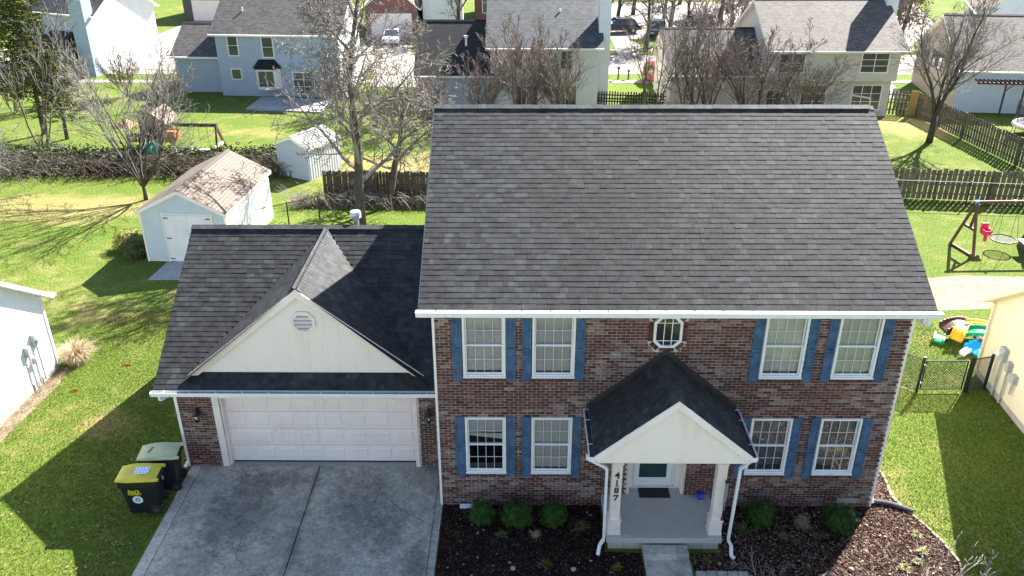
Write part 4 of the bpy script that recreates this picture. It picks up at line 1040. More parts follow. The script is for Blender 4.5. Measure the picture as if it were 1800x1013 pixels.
tufts('grass', 'short green grass of the lawn right of the house', [(10.45, 2), (11.15, 1.3), (11.1, .2), (11.7, -1.2), (11.8, -4), (16, -4), (15.8, 10), (10.45, 10)], 90000, .036, 2)
for (x, y, lb) in ((-11.29, 4.89, 'orange paint mark on the left lawn, nearer the white house'), (-10.38, 6.33, 'orange paint mark on the left lawn, nearer the garage')):
    c = MB(); rnd = random.Random(int(x*10))
    for i in range(34):
        a = rnd.uniform(0, 6.28); r_ = .09*rnd.random()**.7; p = Vector((x+r_*math.cos(a)*1.5, y+r_*math.sin(a), .0)); b = rnd.uniform(0, 6.28); L = .06
        c.face([p+Vector((-.012, 0, 0)), p+Vector((.012, 0, 0)), p+Vector((L*.5*math.cos(b), L*.5*math.sin(b), L))])
    c.build('painted_grass', M['orange'], label=lb, cat='ground mark', group='orange marks on the left lawn', kind='stuff')

# ------------------------------------------------------------------ generic neighbour house
def hs_window(parent, x, z, w_, h_, y=0, cols=2, rows=1, m_='darkglass', T=.07, frm='white', face='front', X=0):
    P = (lambda a, b, c: (a, b, c)) if face == 'front' else ((lambda a, b, c: (X-b, a, c)) if face == 'right' else (lambda a, b, c: (X+b, a, c)))
    f = MB()
    for a, b, c, d in ((x-T, x, z-T, z+h_+T), (x+w_, x+w_+T, z-T, z+h_+T), (x, x+w_, z+h_, z+h_+T), (x, x+w_, z-T, z)): f.box(a, b, y-.05, y+.01, c, d, fr=P)
    for i in range(1, cols): f.box(x+w_*i/cols-.02, x+w_*i/cols+.02, y-.035, y-.005, z, z+h_, fr=P)
    for i in range(1, rows): f.box(x, x+w_, y-.034, y-.006, z+h_*i/rows-.015, z+h_*i/rows+.015, fr=P)
    o = f.build('window', M[frm], parent)
    for i in range(cols):
        for j in range(rows):
            g = MB(); g.box(x+w_*i/cols+.002, x+w_*(i+1)/cols-.002, y-.02, y-.012, z+h_*j/rows+.002, z+h_*(j+1)/rows-.002, fr=P); g.build('pane', M[m_], o)
    return o
def gabled(parent, x0, x1, y0, y1, he, tanp, over, wallm, roofm, trim='white', ridge_axis='x', z0=-.1, gut=True, endm=None, rover=None):
    """wall prism + roof with thickness, fascia; ridge along local x or y"""
    sw = (lambda x, y, z: (x, y, z)) if ridge_axis == 'x' else (lambda x, y, z: (y, x, z))
    if ridge_axis == 'y': x0, x1, y0, y1 = y0, y1, x0, x1
    ym = (y0+y1)/2; zr = he+(ym-y0)*tanp; rov = over if rover is None else rover
    wm = MB()
    for y in (y0, y1): wm.face([sw(x0, y, z0), sw(x1, y, z0), sw(x1, y, he), sw(x0, y, he)])
    for x in (x0, x1): wm.face([sw(x, y0, z0), sw(x, y1, z0), sw(x, y1, he), sw(x, ym, zr), sw(x, y0, he)], 1)
    wo = wm.build('wall', [M[wallm], M[endm or wallm]], parent)
    t = .12; xa, xb = x0-rov, x1+rov; ya, yb = y0-over, y1+over; zl = he-over*tanp
    rf = MB(); L = math.hypot(ym-ya, zr-zl)
    for yy in (ya, yb):
        pts = [sw(xa, yy, zl+t), sw(xb, yy, zl+t), sw(xb, ym, zr+t), sw(xa, ym, zr+t)]
        rf.face(pts, 0, [(0, 0), (xb-xa, 0), (xb-xa, L), (0, L)])
    ro = rf.build('roof', M[roofm], parent)
    fs = MB()
    for yy, s in ((ya, -1), (yb, 1)):
        fs.add([sw(xa, yy, zl-.02), sw(xb, yy, zl-.02), sw(xb, yy, zl+t-.004), sw(xa, yy, zl+t-.004)], [(0, 1, 2, 3)])
        for x in (xa, xb): fs.add([sw(x, yy, zl-.02), sw(x, ym, zr-.03), sw(x, ym, zr+t-.004), sw(x, yy, zl+t-.004)], [(0, 1, 2, 3)])
        fs.add([sw(xa, yy, zl-.021), sw(xb, yy, zl-.021), sw(xb, ym, zr-.031), sw(xa, ym, zr-.031)], [(0, 1, 2, 3)])
        if gut:
            a, b = sorted((yy, yy+s*.11)); P = sw(0, 0, 0); fs.box(*( (xa, xb, a, b, zl+t-.10, zl+t-.01) if ridge_axis == 'x' else (a, b, xa, xb, zl+t-.10, zl+t-.01)))
    fs.build('fascia', M[trim], parent)
    c = MB()
    c.add([sw(xa, ym-.12, zr+t-.12*tanp+.03), sw(xb, ym-.12, zr+t-.12*tanp+.03), sw(xb, ym, zr+t+.035), sw(xa, ym, zr+t+.035), sw(xa, ym+.12, zr+t-.12*tanp+.03), sw(xb, ym+.12, zr+t-.12*tanp+.03)], [(0, 1, 2, 3), (3, 2, 5, 4)])
    c.build('ridge_cap', M[roofm], ro)
    return wo, ro, zr
def side_boards(parent, x, y0, y1, he, ym, zr, pitch, m_, sgn, z0=.18):
    """lap siding boards on a gable wall in the plane x; sgn = outward x direction"""
    z = z0; tp = (zr-he)/(ym-y0)
    while z < zr-.05:
        zt = min(z+pitch, zr-.01)
        def ext(q): return (y0, y1) if q <= he else (y0+(q-he)/tp, y1-(q-he)/tp)
        (a0, b0), (a1, b1) = ext(z), ext(zt); c = MB()
        c.add([(x+sgn*.022, a0, z), (x+sgn*.022, b0, z), (x+sgn*.005, b1, zt), (x+sgn*.005, a1, zt), (x+sgn*.001, a0, z), (x+sgn*.001, b0, z)], [(0, 1, 2, 3), (4, 5, 1, 0)])
        c.build('siding_board', m_, parent); z += pitch
def meters(parent, x, sgn, ys, m_='grey'):
    """electric meter, disconnect box and conduits on a side wall"""
    for k, (y, z, w_, h_, dz) in enumerate(ys):
        MB().box(min(x, x+sgn*.14), max(x, x+sgn*.14), y-w_/2, y+w_/2, z, z+h_).build('meter_box', M[m_], parent, bevel=.01)
        MB().tube([(x+sgn*.07, y, z), (x+sgn*.07, y, dz)], .03, 8).build('conduit', M[m_], parent)
        if k == 0: MB().tube([(x+sgn*.14, y, z+h_*.6), (x+sgn*.24, y, z+h_*.6)], .085, 14).build('meter_dial', M['lampglass'], parent)

# house A : white, left edge
hA = empty('white_house', (-12.42, 6.15, 0), R(-4), 'white sided house cut off by the left edge of the photo', 'house')
wo, ro, zr = gabled(hA, -8, 0, -10, 0, 2.55, .70, .32, 'side_white', 'roof_grey', rover=.28)
side_boards(wo, 0, -10, 0, 2.55, -5, zr, .115, M['v_white'], 1)
MB().box(.0, .03, -10, 0, -.05, .2).build('foundation', M['foundation'], hA)
meters(hA, .02, 1, [(-.75, 1.25, .22, .42, .1), (-1.18, 1.12, .14, .34, .1), (-.98, .8, .1, .2, .1)], 'grey')
MB().box(-.02, .05, -.02, .06, .15, 2.5).build('corner_trim', M['v_white'], hA)
sheet('house_apron', [(-12.45, 6.2), (-12.1, 6.2), (-11.95, 5.2), (-12.25, 1), (-12.7, 1)], .004, M['straw'], kind='structure')
# house B : butter, right edge
hB = empty('cream_house', (15.80, 6.02, 0), R(-3), 'cream sided house cut off by the right edge of the photo', 'house')
wo, ro, zr = gabled(hB, 0, 8, -10, 0, 2.50, .70, .12, 'side_white', 'roof_brown', 'v_butter', rover=.36)
side_boards(wo, 0, -10, 0, 2.50, -5, zr, .115, M['v_butter'], -1)
MB().box(-.03, .0, -10, 0, -.05, .2).build('foundation', M['foundation'], hB)
meters(hB, -.02, -1, [(-1.2, 1.2, .26, .42, .05), (-1.62, 1.1, .16, .30, .05), (-2.0, .95, .2, .26, .6)])
MB().box(-.09, -.02, -.06, .02, .2, 2.45).build('corner_trim', M['v_butter'], hB)

# ------------------------------------------------------------------ sheds
sh = empty('garden_shed', (-12.72, 14.12, 0), R(-4), 'pale blue shed with double white doors and tan roof behind the garage', 'shed')
SW, SD, SE = 3.35, 4.9, 2.05
wo, ro, zr = gabled(sh, 0, SW, 0, SD, SE, .50, .10, 'side_white', 'roof_tan', 'white', 'y', gut=False, rover=.16)
z = .05
while z < SE+SW/2*.5-.06:
    zt = z+.105; ext = lambda q: (0, SW) if q <= SE else ((q-SE)/.5, SW-(q-SE)/.5)
    (a0, b0), (a1, b1) = ext(z), ext(min(zt, SE+SW/4-.01))
    for (p, q, p1, q1) in ([(a0, b0, a1, b1)] if z > 1.98 else [(a0, .86, a1, .86), (2.84, b0, 2.84, b1)]):
        c = MB(); c.add([(p, -.022, z), (q, -.022, z), (q1, -.005, zt), (p1, -.005, zt), (p, -.001, z), (q, -.001, z)], [(0, 1, 2, 3), (4, 5, 1, 0)]); c.build('siding_board', M['v_shed'], wo)
    z += .105
for k in (0, 1):
    x0 = .91+k*.945; d_ = MB(); d_.box(x0, x0+.935, -.05, -.01, .08, 1.97); do_ = d_.build('door', M['v_white'], sh, bevel=.006)
    for (a, b, c, d) in ((.1, .42, 1.05, 1.75), (.52, .84, 1.05, 1.75), (.1, .42, .2, .85), (.52, .84, .2, .85)):
        MB().box(x0+a, x0+b, -.062, -.051, c, d).build('door_panel', M['v_white'], do_, bevel=.006)
    for z in (.14, 1.0, 1.84):
        hx_ = x0+.02 if k == 0 else x0+.735
        MB().box(hx_, hx_+.18, -.070, -.051, z, z+.035).build('hinge', M['black'], do_)
MB().box(1.80, 1.90, -.08, -.051, .98, 1.02).build('door_handle', M['black'], sh)
tr = MB(); tr.box(.86, .905, -.06, 0, .02, 2.02); tr.box(2.80, 2.85, -.06, 0, .02, 2.02); tr.box(.86, 2.85, -.061, 0, 1.99, 2.05); tr.box(-.03, .05, -.04, .04, 0, SE); tr.box(SW-.05, SW+.03, -.04, .04, 0, SE); tr.build('door_trim', M['white'], sh)
s2 = empty('metal_shed', (-10.25, 24.5, 0), R(-29), 'small grey white metal shed with pale ribbed roof behind the bare trees', 'shed')
gabled(s2, 0, 2.3, 0, 2.6, 1.75, .42, .08, 'side_blue', 'shedmetal', 'white', 'y', gut=False)
for i in range(12):
    MB().box(2.30, 2.312, .1+i*.2, .14+i*.2, .1, 1.7).build('wall_rib', M['white'], s2)
for k in range(12):
    c = MB(); c.bar((1.15, .0+k*.23, 2.365), (2.38, .0+k*.23, 1.85), .03, .012); c.build('roof_rib', M['shedmetal'], s2)

s2.scale = (.9, .9, .9)
# ------------------------------------------------------------------ houses behind
# house E: blue grey
hE = empty('blue_house', (-18.2, 40.8, 0), R(-4), 'two storey blue grey house with bay window behind the left back yards', 'house')
gabled(hE, 0, 8.2, 0, 5.6, 4.15, .62, .3, 'side_blue', 'roof_grey', endm='side_white')
gabled(hE, -3.4, -.01, .9, 6.2, 2.45, .60, .25, 'side_blue', 'roof_grey')
hs_window(hE, .85, 2.70, .62, 1.25, 0, 1, 2); hs_window(hE, 3.15, 2.62, .68, 1.25, 0, 1, 2); hs_window(hE, .85, 1.15, .60, .62, 0, 1, 1)
hs_window(hE, 5.0, .25, 1.35, 1.35, 0, 2, 3)
bay = MB(); bay.prism([(2.45, -.01, .55), (4.15, -.01, .55), (3.85, -.45, .55), (2.75, -.45, .55)], (0, 0, 1.35)); bo = bay.build('bay_window', M['white'], hE)
for (p, q) in (((2.80, -.455), (3.28, -.455)), ((3.33, -.455), (3.80, -.455))): MB().box(p[0], q[0], -.475, -.452, .75, 1.75).build('pane', M['darkglass'], bo)
c = MB(); c.add([(2.3, -.005, 1.9), (2.65, -.6, 1.9), (3.95, -.6, 1.9), (4.3, -.005, 1.9), (2.75, -.005, 2.45), (3.85, -.005, 2.45)], [(0, 1, 4), (1, 2, 5, 4), (2, 3, 5), (0, 3, 2, 1)]); c.build('bay_roof', M['roof_dark'], bo)
MB().cyl((1.5, 1.6, 4.9), .05, .6, 8).build('vent_pipe', M['white'], hE); MB().cyl((.8, -.3, .35), .2, .02, 16).build('hose_reel', M['grey'], hE)
# house F: pale
hF = empty('pale_house', (0.0, 37.6, 0), 0, 'off white two storey house with slate grey roof and tall chimney behind the main ridge', 'house')
gabled(hF, 0, 6.75, 0, 7.5, 3.85, .60, .3, 'side_pale', 'roof_slate', endm='side_white')
gabled(hF, -4.6, -.01, .1, 6.4, 2.15, .84, .25, 'side_blue', 'roof_dark')
hs_window(hF, 4.42, 2.5, .66, 1.05, 0, 1, 2, frm='side_pale', T=.04); hs_window(hF, 4.05, .2, 1.35, 1.2, 0, 2, 1, frm='side_pale', T=.04); hs_window(hF, 1.3, 2.5, .66, 1.05, 0, 1, 2, frm='side_pale', T=.04); hs_window(hF, 1.6, .2, 1.35, 1.2, 0, 2, 1, frm='side_pale', T=.04)
MB().box(6.78, 7.5, .9, 2.2, 0, 8.6).build('chimney', M['side_white'], hF)
MB().cyl((4.4, 2.6, 5.2), .06, .5, 8).build('vent_pipe', M['white'], hF); MB().cyl((-1.6, 1.7, 3.2), .07, .9, 8).build('vent_pipe', M['white'], hF); MB().cyl((-1.6, 1.7, 4.1), .14, .12, 10).build('vent_cap', M['white'], hF)
# house G: warm grey
hG = empty('grey_house', (16.6, 35.6, 0), 0, 'warm grey house with overhanging upper floor and white chimney behind the right ridge end', 'house')
gabled(hG, .1, 7.75, -.6, 7.6, 4.20, .52, .35, 'side_grey', 'roof_brown', z0=2.3)
MB().box(.1, 7.75, 0, 7.55, -.1, 2.299).build('wall', M['side_grey'], hG)
hs_window(hG, .65, 2.85, 1.45, 1.05, -.6, 2, 2); hs_window(hG, 5.5, 2.85, 1.55, 1.08, -.6, 2, 3)
hs_window(hG, 2.4, .45, 1.45, 1.45, 0, 2, 3); hs_window(hG, 5.5, .45, 1.7, 1.45, 0, 3, 3); hs_window(hG, .3, .6, .9, 1.0, 0, 2, 2)
MB().box(7.78, 8.5, 2.9, 4.6, 0, 8.8).build('chimney', M['side_white'], hG); MB().cyl((3.1, 2.2, 5.0), .05, .55, 8).build('vent_pipe', M['white'], hG)
dd = MB(); dd.bar((5.35, -.02, 1.35), (6.3, -.9, 1.35), .05, .1); dd.bar((6.3, -.9, 1.35), (6.3, -.9, .1), .06); dd.build('awning_frame', M['white'], hG)
gabled(hG, -5.5, -.01, .6, 7.2, 2.5, .62, .3, 'side_grey', 'roof_grey')
# house H: tan gable with pergola
hH = empty('tan_house', (28.9, 36.7, 0), R(-6), 'tan house with brown roof and pergola at the right edge of the back row', 'house')
gabled(hH, 0, 9.5, 0, 8.2, 2.65, .62, .25, 'side_bluewhite', 'roof_brown', endm='side_tan')
hs_window(hH, 3.2, 1.9, .7, .9, -.0, 1, 2, face='left', X=0, frm='darkgrey'); hs_window(hH, 4.3, 1.9, .7, .9, 0, 1, 2, face='left', X=0, frm='darkgrey')
# house I: top left
hI = empty('white_house', (-29.2, 47.0, 0), R(-24), 'tall white house with sunroom at the top left behind the evergreen', 'house')
gabled(hI, -9, 0, .3, 6.0, 4.3, .75, .3, 'side_blue', 'roof_grey', endm='side_white')  # blue on camera side and chimney: shade of white siding put into colour
MB().box(-1.35, .06, -.55, .29, 0, 5.4).build('chimney', M['side_blue'], hI)
hs_window(hI, -2.9, 3.15, .9, .95, .3, 1, 1, m_='shade'); hs_window(hI, -6.4, 3.1, .9, .95, .3, 1, 2)
sr = MB(); sr.box(-5.2, -1.7, -1.9, .29, 0, 2.0); so_ = sr.build('sunroom', M['white'], hI)
c = MB(); c.add([(-5.4, -2.1, 2.0), (-1.5, -2.1, 2.0), (-1.5, .29, 2.0), (-5.4, .29, 2.0), (-2.3, .29, 2.9), (-4.6, .29, 2.9)], [(0, 1, 4, 5), (1, 2, 4), (0, 5, 3), (0, 3, 2, 1)]); c.build('sunroom_roof', M['roof_grey'], so_)
for i in range(4): MB().box(-5.0+i*.82, -4.35+i*.82, -1.93, -1.90, .9, 1.8).build('pane', M['darkglass'], so_)
for i in range(2): MB().box(-1.70, -1.67, -1.6+i*.8, -.95+i*.8, .9, 1.8).build('pane', M['darkglass'], so_)
# far houses
def far_house(name, loc, rz, w_, d_, he, tp, wm, rm, label, axis='x', gd_=None, wins=(), end=None):
    o = empty(name, loc, rz, label, 'house'); gabled(o, 0, w_, 0, d_, he, tp, .3, wm, rm, ridge_axis=axis, endm=end)
    if gd_:
        MB().box(gd_[0], gd_[1], -.03, -.002, .05, gd_[2]).build('garage_door', M['pinkwhite'], o)
        for k in range(4): MB().box(gd_[0]+.05, gd_[1]-.05, -.045, -.031, .1+k*(gd_[2]-.1)/4, (k+.9)*(gd_[2]-.1)/4+.08).build('door_section', M['pinkwhite'], o)
    for q in wins: hs_window(o, *q)
    return o
far_house('brown_house', (-31.6, 71.3, 0), R(-3), 8, 8, 2.9, .7, 'brick_dark', 'roof_dark', 'dark brick house with pale garage door far behind the blue house', 'x', (.9, 4.2, 2.0))
far_house('red_brick_house', (-11.9, 61.8, 0), R(2), 4.6, 9, 2.7, .86, 'brick_red', 'roof_tan', 'red brick front gable with white garage door beyond the street', 'y', (.45, 4.1, 2.15))
far_house('white_house', (-6.9, 63.0, 0), R(3), 3.6, 8, 3.6, .9, 'side_white', 'roof_grey', 'white gabled house right beside the red brick one', 'y')
far_house('red_brick_house', (-2.6, 70.0, 0), 0, 9, 8, 4.6, .6, 'brick_red', 'roof_grey', 'red brick house with a white framed window above the dark lower roof', 'x', None, [(.8, 1.0, 1.6, 1.9, 0, 2, 2)])
far_house('cream_house', (37.0, 51.5, 0), R(-20), 9, 9, 3.8, .7, 'side_white', 'roof_tan', 'cream house with tan roof in the top right corner', 'y', None, [(3.4, 2.4, 1.0, 1.2, 0, 1, 2)])
far_house('grey_roofed_house', (-58, 66, 0), R(8), 12, 9, 3.2, .6, 'side_pale', 'roof_grey', 'pale house beyond the white house at the far top left', 'x')

# ------------------------------------------------------------------ trees
def gen_tree(seed, H, r0, stems=1, levels=4, spread=.9, lean=.0, first=.18, density=1.0, droop=0, len0=.55, up=.18, wob=.16, thin=.006, side0=7, crown=1.0, bole=0, tilt=(.25, .6)):
    rnd = random.Random(seed); trunk, br = MB(), MB()
    def rv(): return Vector((rnd.uniform(-1, 1), rnd.uniform(-1, 1), rnd.uniform(-1, 1)))
    def branch(p, d, L, r, lvl):
        n = max(3, min(9, int(L/(.45 if lvl < 2 else .22)))); pts = [p.copy()]; rs = [r]; dirs = [d.copy()]
        seg = L/n
        for i in range(n):
            trop = Vector((0, 0, up if lvl < 3 else up*.7))-Vector((0, 0, droop if lvl >= 2 else 0))
            d = (d+rv()*wob*(1+.3*lvl)+trop*.35).normalized(); p = p+d*seg; pts.append(p.copy()); dirs.append(d.copy())
            f = (i+1)/n; rs.append(max(thin, r*(1-f*(.82 if lvl == 0 else .8))))
        tgt = trunk if lvl == 0 else br
        tgt.tube(pts, rs, side0 if lvl == 0 else (5 if lvl == 1 else 3), cap=lvl < 1)
        if lvl >= levels: return
        k = int({0: 11, 1: 7, 2: 5, 3: 4}.get(lvl, 3)*density*rnd.uniform(.8, 1.25)); f0 = first if lvl == 0 else .18
        for i in range(k):
            f = f0+(1-f0)*(i+rnd.random())/k; q = f*n; a = min(int(q), n-1); t = q-a; pp = pts[a].lerp(pts[a+1], t); rr = rs[a]*(1-t)+rs[a+1]*t
            ax = dirs[a]; o1 = ax.orthogonal().normalized(); o1.rotate(Matrix.Rotation(i*2.4+rnd.uniform(-.6, .6), 3, ax))
            an = spread*rnd.uniform(.65, 1.15)*(1.15-.55*f if lvl == 0 else 1)*(1 if lvl == 0 else .85); nd = (ax*math.cos(an)+o1*math.sin(an)).normalized()
            LL = (L*len0*(1.15-.75*f)*crown if lvl == 0 else L*rnd.uniform(.35, .6)*(1.1-.5*f))
            if LL > .12: branch(pp, nd, LL*rnd.uniform(.8, 1.15), max(thin, rr*rnd.uniform(.45, .62)), lvl+1)
    if bole: trunk.tube([(0, 0, -.05), (.02, 0, bole*.5), (0, .02, bole)], [r0*1.5, r0*1.25, r0*1.15], 9)
    for s in range(stems):
        a = s*2.4+rnd.random(); k = 0 if stems == 1 else rnd.uniform(*tilt)
        d = Vector((math.cos(a)*k+lean, math.sin(a)*k, 1)).normalized()
        branch(Vector((math.cos(a)*.08*(stems > 1), math.sin(a)*.08*(stems > 1), bole-.05)), d, H*(1 if stems == 1 else rnd.uniform(.75, 1.05)), r0*(1 if stems == 1 else rnd.uniform(.55, .9)), 0)
    return trunk, br
def tree(name, loc, label, group, tm, bm_, cat='tree', rz=0, **kw):
    t, b = gen_tree(**kw); o = empty(name, loc, rz, label, cat, group); t.build('trunk', M[tm], o, smooth=True); b.build('crown', M[bm_], o, smooth=False); return o
BT = 'bare trees between the houses'
oak = tree('bare_tree', (-4.95, 17.6, 0), 'tallest bare tree, dark straight trunk between shed and main roof', BT, 'bark', 'twig', seed=11, H=11.5, r0=.22, levels=4, spread=1.25, first=.13, density=1.6, len0=.44, up=.12, thin=.011, lean=-.01)
tree('bare_tree', (-4.05, 20.2, 0), 'spreading bare tree with short thick trunk just right behind the tallest one', BT, 'bark', 'twig', seed=5, H=5.6, r0=.20, levels=4, spread=1.3, first=.2, density=1.35, len0=.66, up=-.02, thin=.011)
tree('bare_tree', (-15.55, 20.9, 0), 'vase shaped bare tree with many stems left of the pale blue shed', BT, 'bark', 'greytwig', seed=21, H=6.2, r0=.07, stems=10, levels=3, spread=.6, first=.2, density=.9, len0=.5, up=.08, thin=.008, bole=.75, tilt=(.3, 1.0))
tree('bare_tree', (24.75, 30.2, 0), 'bare tree with forked crown standing in front of the diagonal wood fence', BT, 'bark', 'twig', seed=8, H=6.4, r0=.13, stems=4, levels=4, spread=.7, first=.12, density=1.2, len0=.55, up=.14, thin=.006, lean=.06, bole=1.6, tilt=(.1, .45))
tree('bare_shrub', (-23.6, 21.6, 0), 'low bare spreading tree at the left edge behind the white house', BT, 'greytwig', 'greytwig', cat='shrub', seed=31, H=4.6, r0=.07, stems=8, levels=3, spread=.8, first=.1, density=.9, len0=.55, up=.03, thin=.008, tilt=(.4, 1.3))
RS = 'dense reddish shrubs behind the main ridge'
r1 = tree('bare_shrub', (1.9, 33.5, 0), 'dense reddish bare shrub in front of the off white house', RS, 'redtwig', 'redtwig', cat='shrub', seed=41, H=5.8, r0=.05, stems=12, levels=3, spread=.45, first=.15, density=.85, len0=.42, up=.22, thin=.012)
r2 = copy_tree(r1); r2.location = (4.2, 34.2, 0); r2.rotation_euler.z = 2; r2.scale = (.85, .85, .8); r2['label'] = 'second reddish shrub, nearer the pale house windows'
r3 = copy_tree(r1); r3.location = (-.4, 33.8, 0); r3.rotation_euler.z = 4; r3.scale = (.75, .75, .65); r3['label'] = 'low reddish shrub in front of the dark roofed wing'
for (x, y, rz, q, lb) in ((-27.5, 38.5, 1, .55, 'reddish bare shrub behind the evergreen at the far left'), (-24.6, 40.5, 3, .5, 'reddish bare shrub at the foot of the tall white house'), (-29.8, 36.0, 5, .5, 'reddish bare shrub at the left edge below the tall white house'), (-20.6, 37.8, 2.2, .42, 'reddish bare shrub in the shade left of the blue house'),
        (-9.3, 35.6, .5, .5, 'reddish bare shrub right of the patio of the blue house'), (-6.6, 33.8, 2.7, .48, 'reddish bare shrub between patio and dark roofed wing'), (-3.9, 34.6, 4.4, .5, 'reddish bare shrub in front of the left end of the dark roofed wing'), (-5.4, 30.9, 1.8, .42, 'low reddish shrub on the rear lawn, nearest the tall bare tree')):
    c = copy_tree(r1); c.location = (x, y, 0); c.rotation_euler.z = rz; c.scale = (q*1.25, q*1.25, q); c['label'] = lb; c['group'] = 'reddish shrubs in the back yards'
d1_ = tree('bare_tree', (15.2, 32.2, 0), 'broad dense bare tree left of the warm grey house', BT, 'bark', 'redtwig', seed=51, H=6.6, r0=.10, stems=7, levels=4, spread=.7, first=.15, density=.85, len0=.5, up=.12, thin=.012)
for (x, y, rz, s, lb) in ((12.9, 33.8, 1.3, .85, 'bare tree in front of the small brown roofed wing'), (18.2, 32.8, 2.6, .7, 'bare tree overlapping the left window of the warm grey house'), (16.2, 45.5, 4.0, 1.1, 'bare tree behind the warm grey house, left of its ridge')):
    c = copy_tree(d1_); c.location = (x, y, 0); c.rotation_euler.z = rz; c.scale = (s, s, s); c['label'] = lb
b1 = tree('birch_tree', (9.5, 33.5, 0), 'slim multi stem birch left of the parked red truck', 'slim birches behind the main ridge', 'birch', 'redtwig', seed=61, H=6.2, r0=.09, stems=4, levels=3, spread=.5, first=.3, density=1.0, len0=.4, up=.25, thin=.008)
c = copy_tree(b1); c.location = (12.0, 34.0, 0); c.rotation_euler.z = 2; c.scale = (1.15,)*3; c['label'] = 'pale barked birch right of the parked red truck'
bl = tree('birch_tree', (-23.9, 28.0, 0), 'leaning birch stems in front of the evergreen at the left', 'slim birches at the left', 'birch', 'greytwig', seed=63, H=8.2, r0=.08, stems=4, levels=3, spread=.6, first=.3, density=.75, len0=.32, up=.2, thin=.008)
f1 = tree('bare_tree', (-35.8, 58.5, 0), 'dark bare tree right of the tall white house', BT, 'bark', 'twig', seed=71, H=8, r0=.26, levels=4, spread=.85, first=.16, density=1.35, len0=.55, up=.16, thin=.016)
FT = [(12.5, 57.5, 'bare tree at the end of the curved drive'), (14.8, 60, 'bare tree at the near edge of the car park'), (10.2, 66, 'bare tree left in the car park'), (17.8, 66.5, 'bare tree in the middle of the car park'), (21.5, 70, 'bare tree right in the car park'), (13.5, 75, 'bare tree far left of the car park'), (19.5, 82, 'bare tree far behind the car park'), (25.5, 64, 'bare tree above the grey roof'),
      (29.5, 52, 'bare tree between chimney and tan house'), (34.5, 60, 'bare tree behind the tan house'), (41.5, 56, 'bare tree at the far right edge'), (4.5, 74, 'bare tree left of the far car park'), (-3.5, 62, 'bare tree between white and red brick houses'), (9.3, 84, 'bare tree at the top middle of the photo'), (26.5, 83, 'bare tree at the top, right of the car park'), (-16.5, 67, 'bare tree left of the red brick gable'), (-44, 74, 'bare tree beyond the top left house'), (30.5, 73, 'bare tree at the top above the grey roof'), (15.9, 88, 'bare tree at the very top right of centre'), (11.5, 70.5, 'bare tree beside the left car in the car park'), (16.2, 72, 'bare tree behind the black car in the car park'), (23.5, 76, 'bare tree behind the right part of the car park'), (27.8, 69, 'bare tree above the brown roof, nearer one'), (20.5, 61, 'bare tree at the right end of the near car park edge'), (6.8, 67, 'bare tree just right of the tall chimney, far back')]
for i, (x, y, lb) in enumerate(FT):
    c = copy_tree(f1); c.location = (x, y, 0); c.rotation_euler.z = i*1.3; s = .8+.35*((i*37) % 10)/10; c.scale = (s*.95, s*.95, s); c['label'] = lb
# brown-leafed tree
bt = empty('oak_tree', (33.2, 56.0, 0), 0, 'tree still holding brown leaves behind the white chimney', 'tree')
t_, b_ = gen_tree(81, 6.5, .22, levels=2, spread=.8, density=1.0, len0=.5); t_.build('trunk', M['bark'], bt)
crown = MB()
for k in range(26):
    rr = random.Random(k); q = leaf_ball(230, 1.0, .22, 1, k, .3); o_ = Vector((rr.uniform(-2.4, 2.4), rr.uniform(-2.2, 2.2), rr.uniform(1.2, 6.2))); crown.add([Vector(v)+o_ for v in q.v], q.f)
crown.build('crown', M['brownleaf'], bt)
c = copy_tree(bt); c.location = (29.8, 60.5, 0); c.rotation_euler.z = 1.5; c.scale = (.8, .8, .8); c['label'] = 'second brown leafed tree, lower and further left than its neighbour'
# evergreen at left
ev = empty('pine_tree', (-25.7, 31.6, 0), 0, 'thin green evergreen reaching the top left corner', 'tree')
MB().tube([(0, 0, 0), (.1, 0, 3), (0, 0, 9.4)], [.16, .12, .02], 7).build('trunk', M['bark'], ev)
nd = MB(); br_ = MB(); rr = random.Random(4)
for i in range(110):
    z = 2.0+7.2*(i/110)**.9; a = i*2.4; L = (2.35*(1-(z-1.5)/8.3)**.8+.2)*rr.uniform(.6, 1.15); tip = Vector((L*math.cos(a), L*math.sin(a), z+.25*L)); br_.tube([(0, 0, z), tip*.6+Vector((0, 0, z*.4-.05)), tip], [.03, .018, .006], 3, cap=False)
    for j in range(46):
        f = rr.uniform(.25, 1.05); p = Vector((0, 0, z)).lerp(tip, f)+Vector((rr.gauss(0, .14), rr.gauss(0, .14), rr.gauss(0, .10))); u = Vector((rr.gauss(0, 1), rr.gauss(0, 1), rr.gauss(0, .6))).normalized()*.13; v = u.orthogonal().normalized()*.03
        nd.face([p-u-v, p+u-v, p+u+v, p-u+v])
br_.build('branch', M['bark'], ev, kind='stuff'); nd.build('crown', M['needle'], ev)
c = copy_tree(ev); c.location = (-23.9, 30.6, 0); c.scale = (.75, .75, .52); c['label'] = 'shorter evergreen beside the thin tall one at the left'
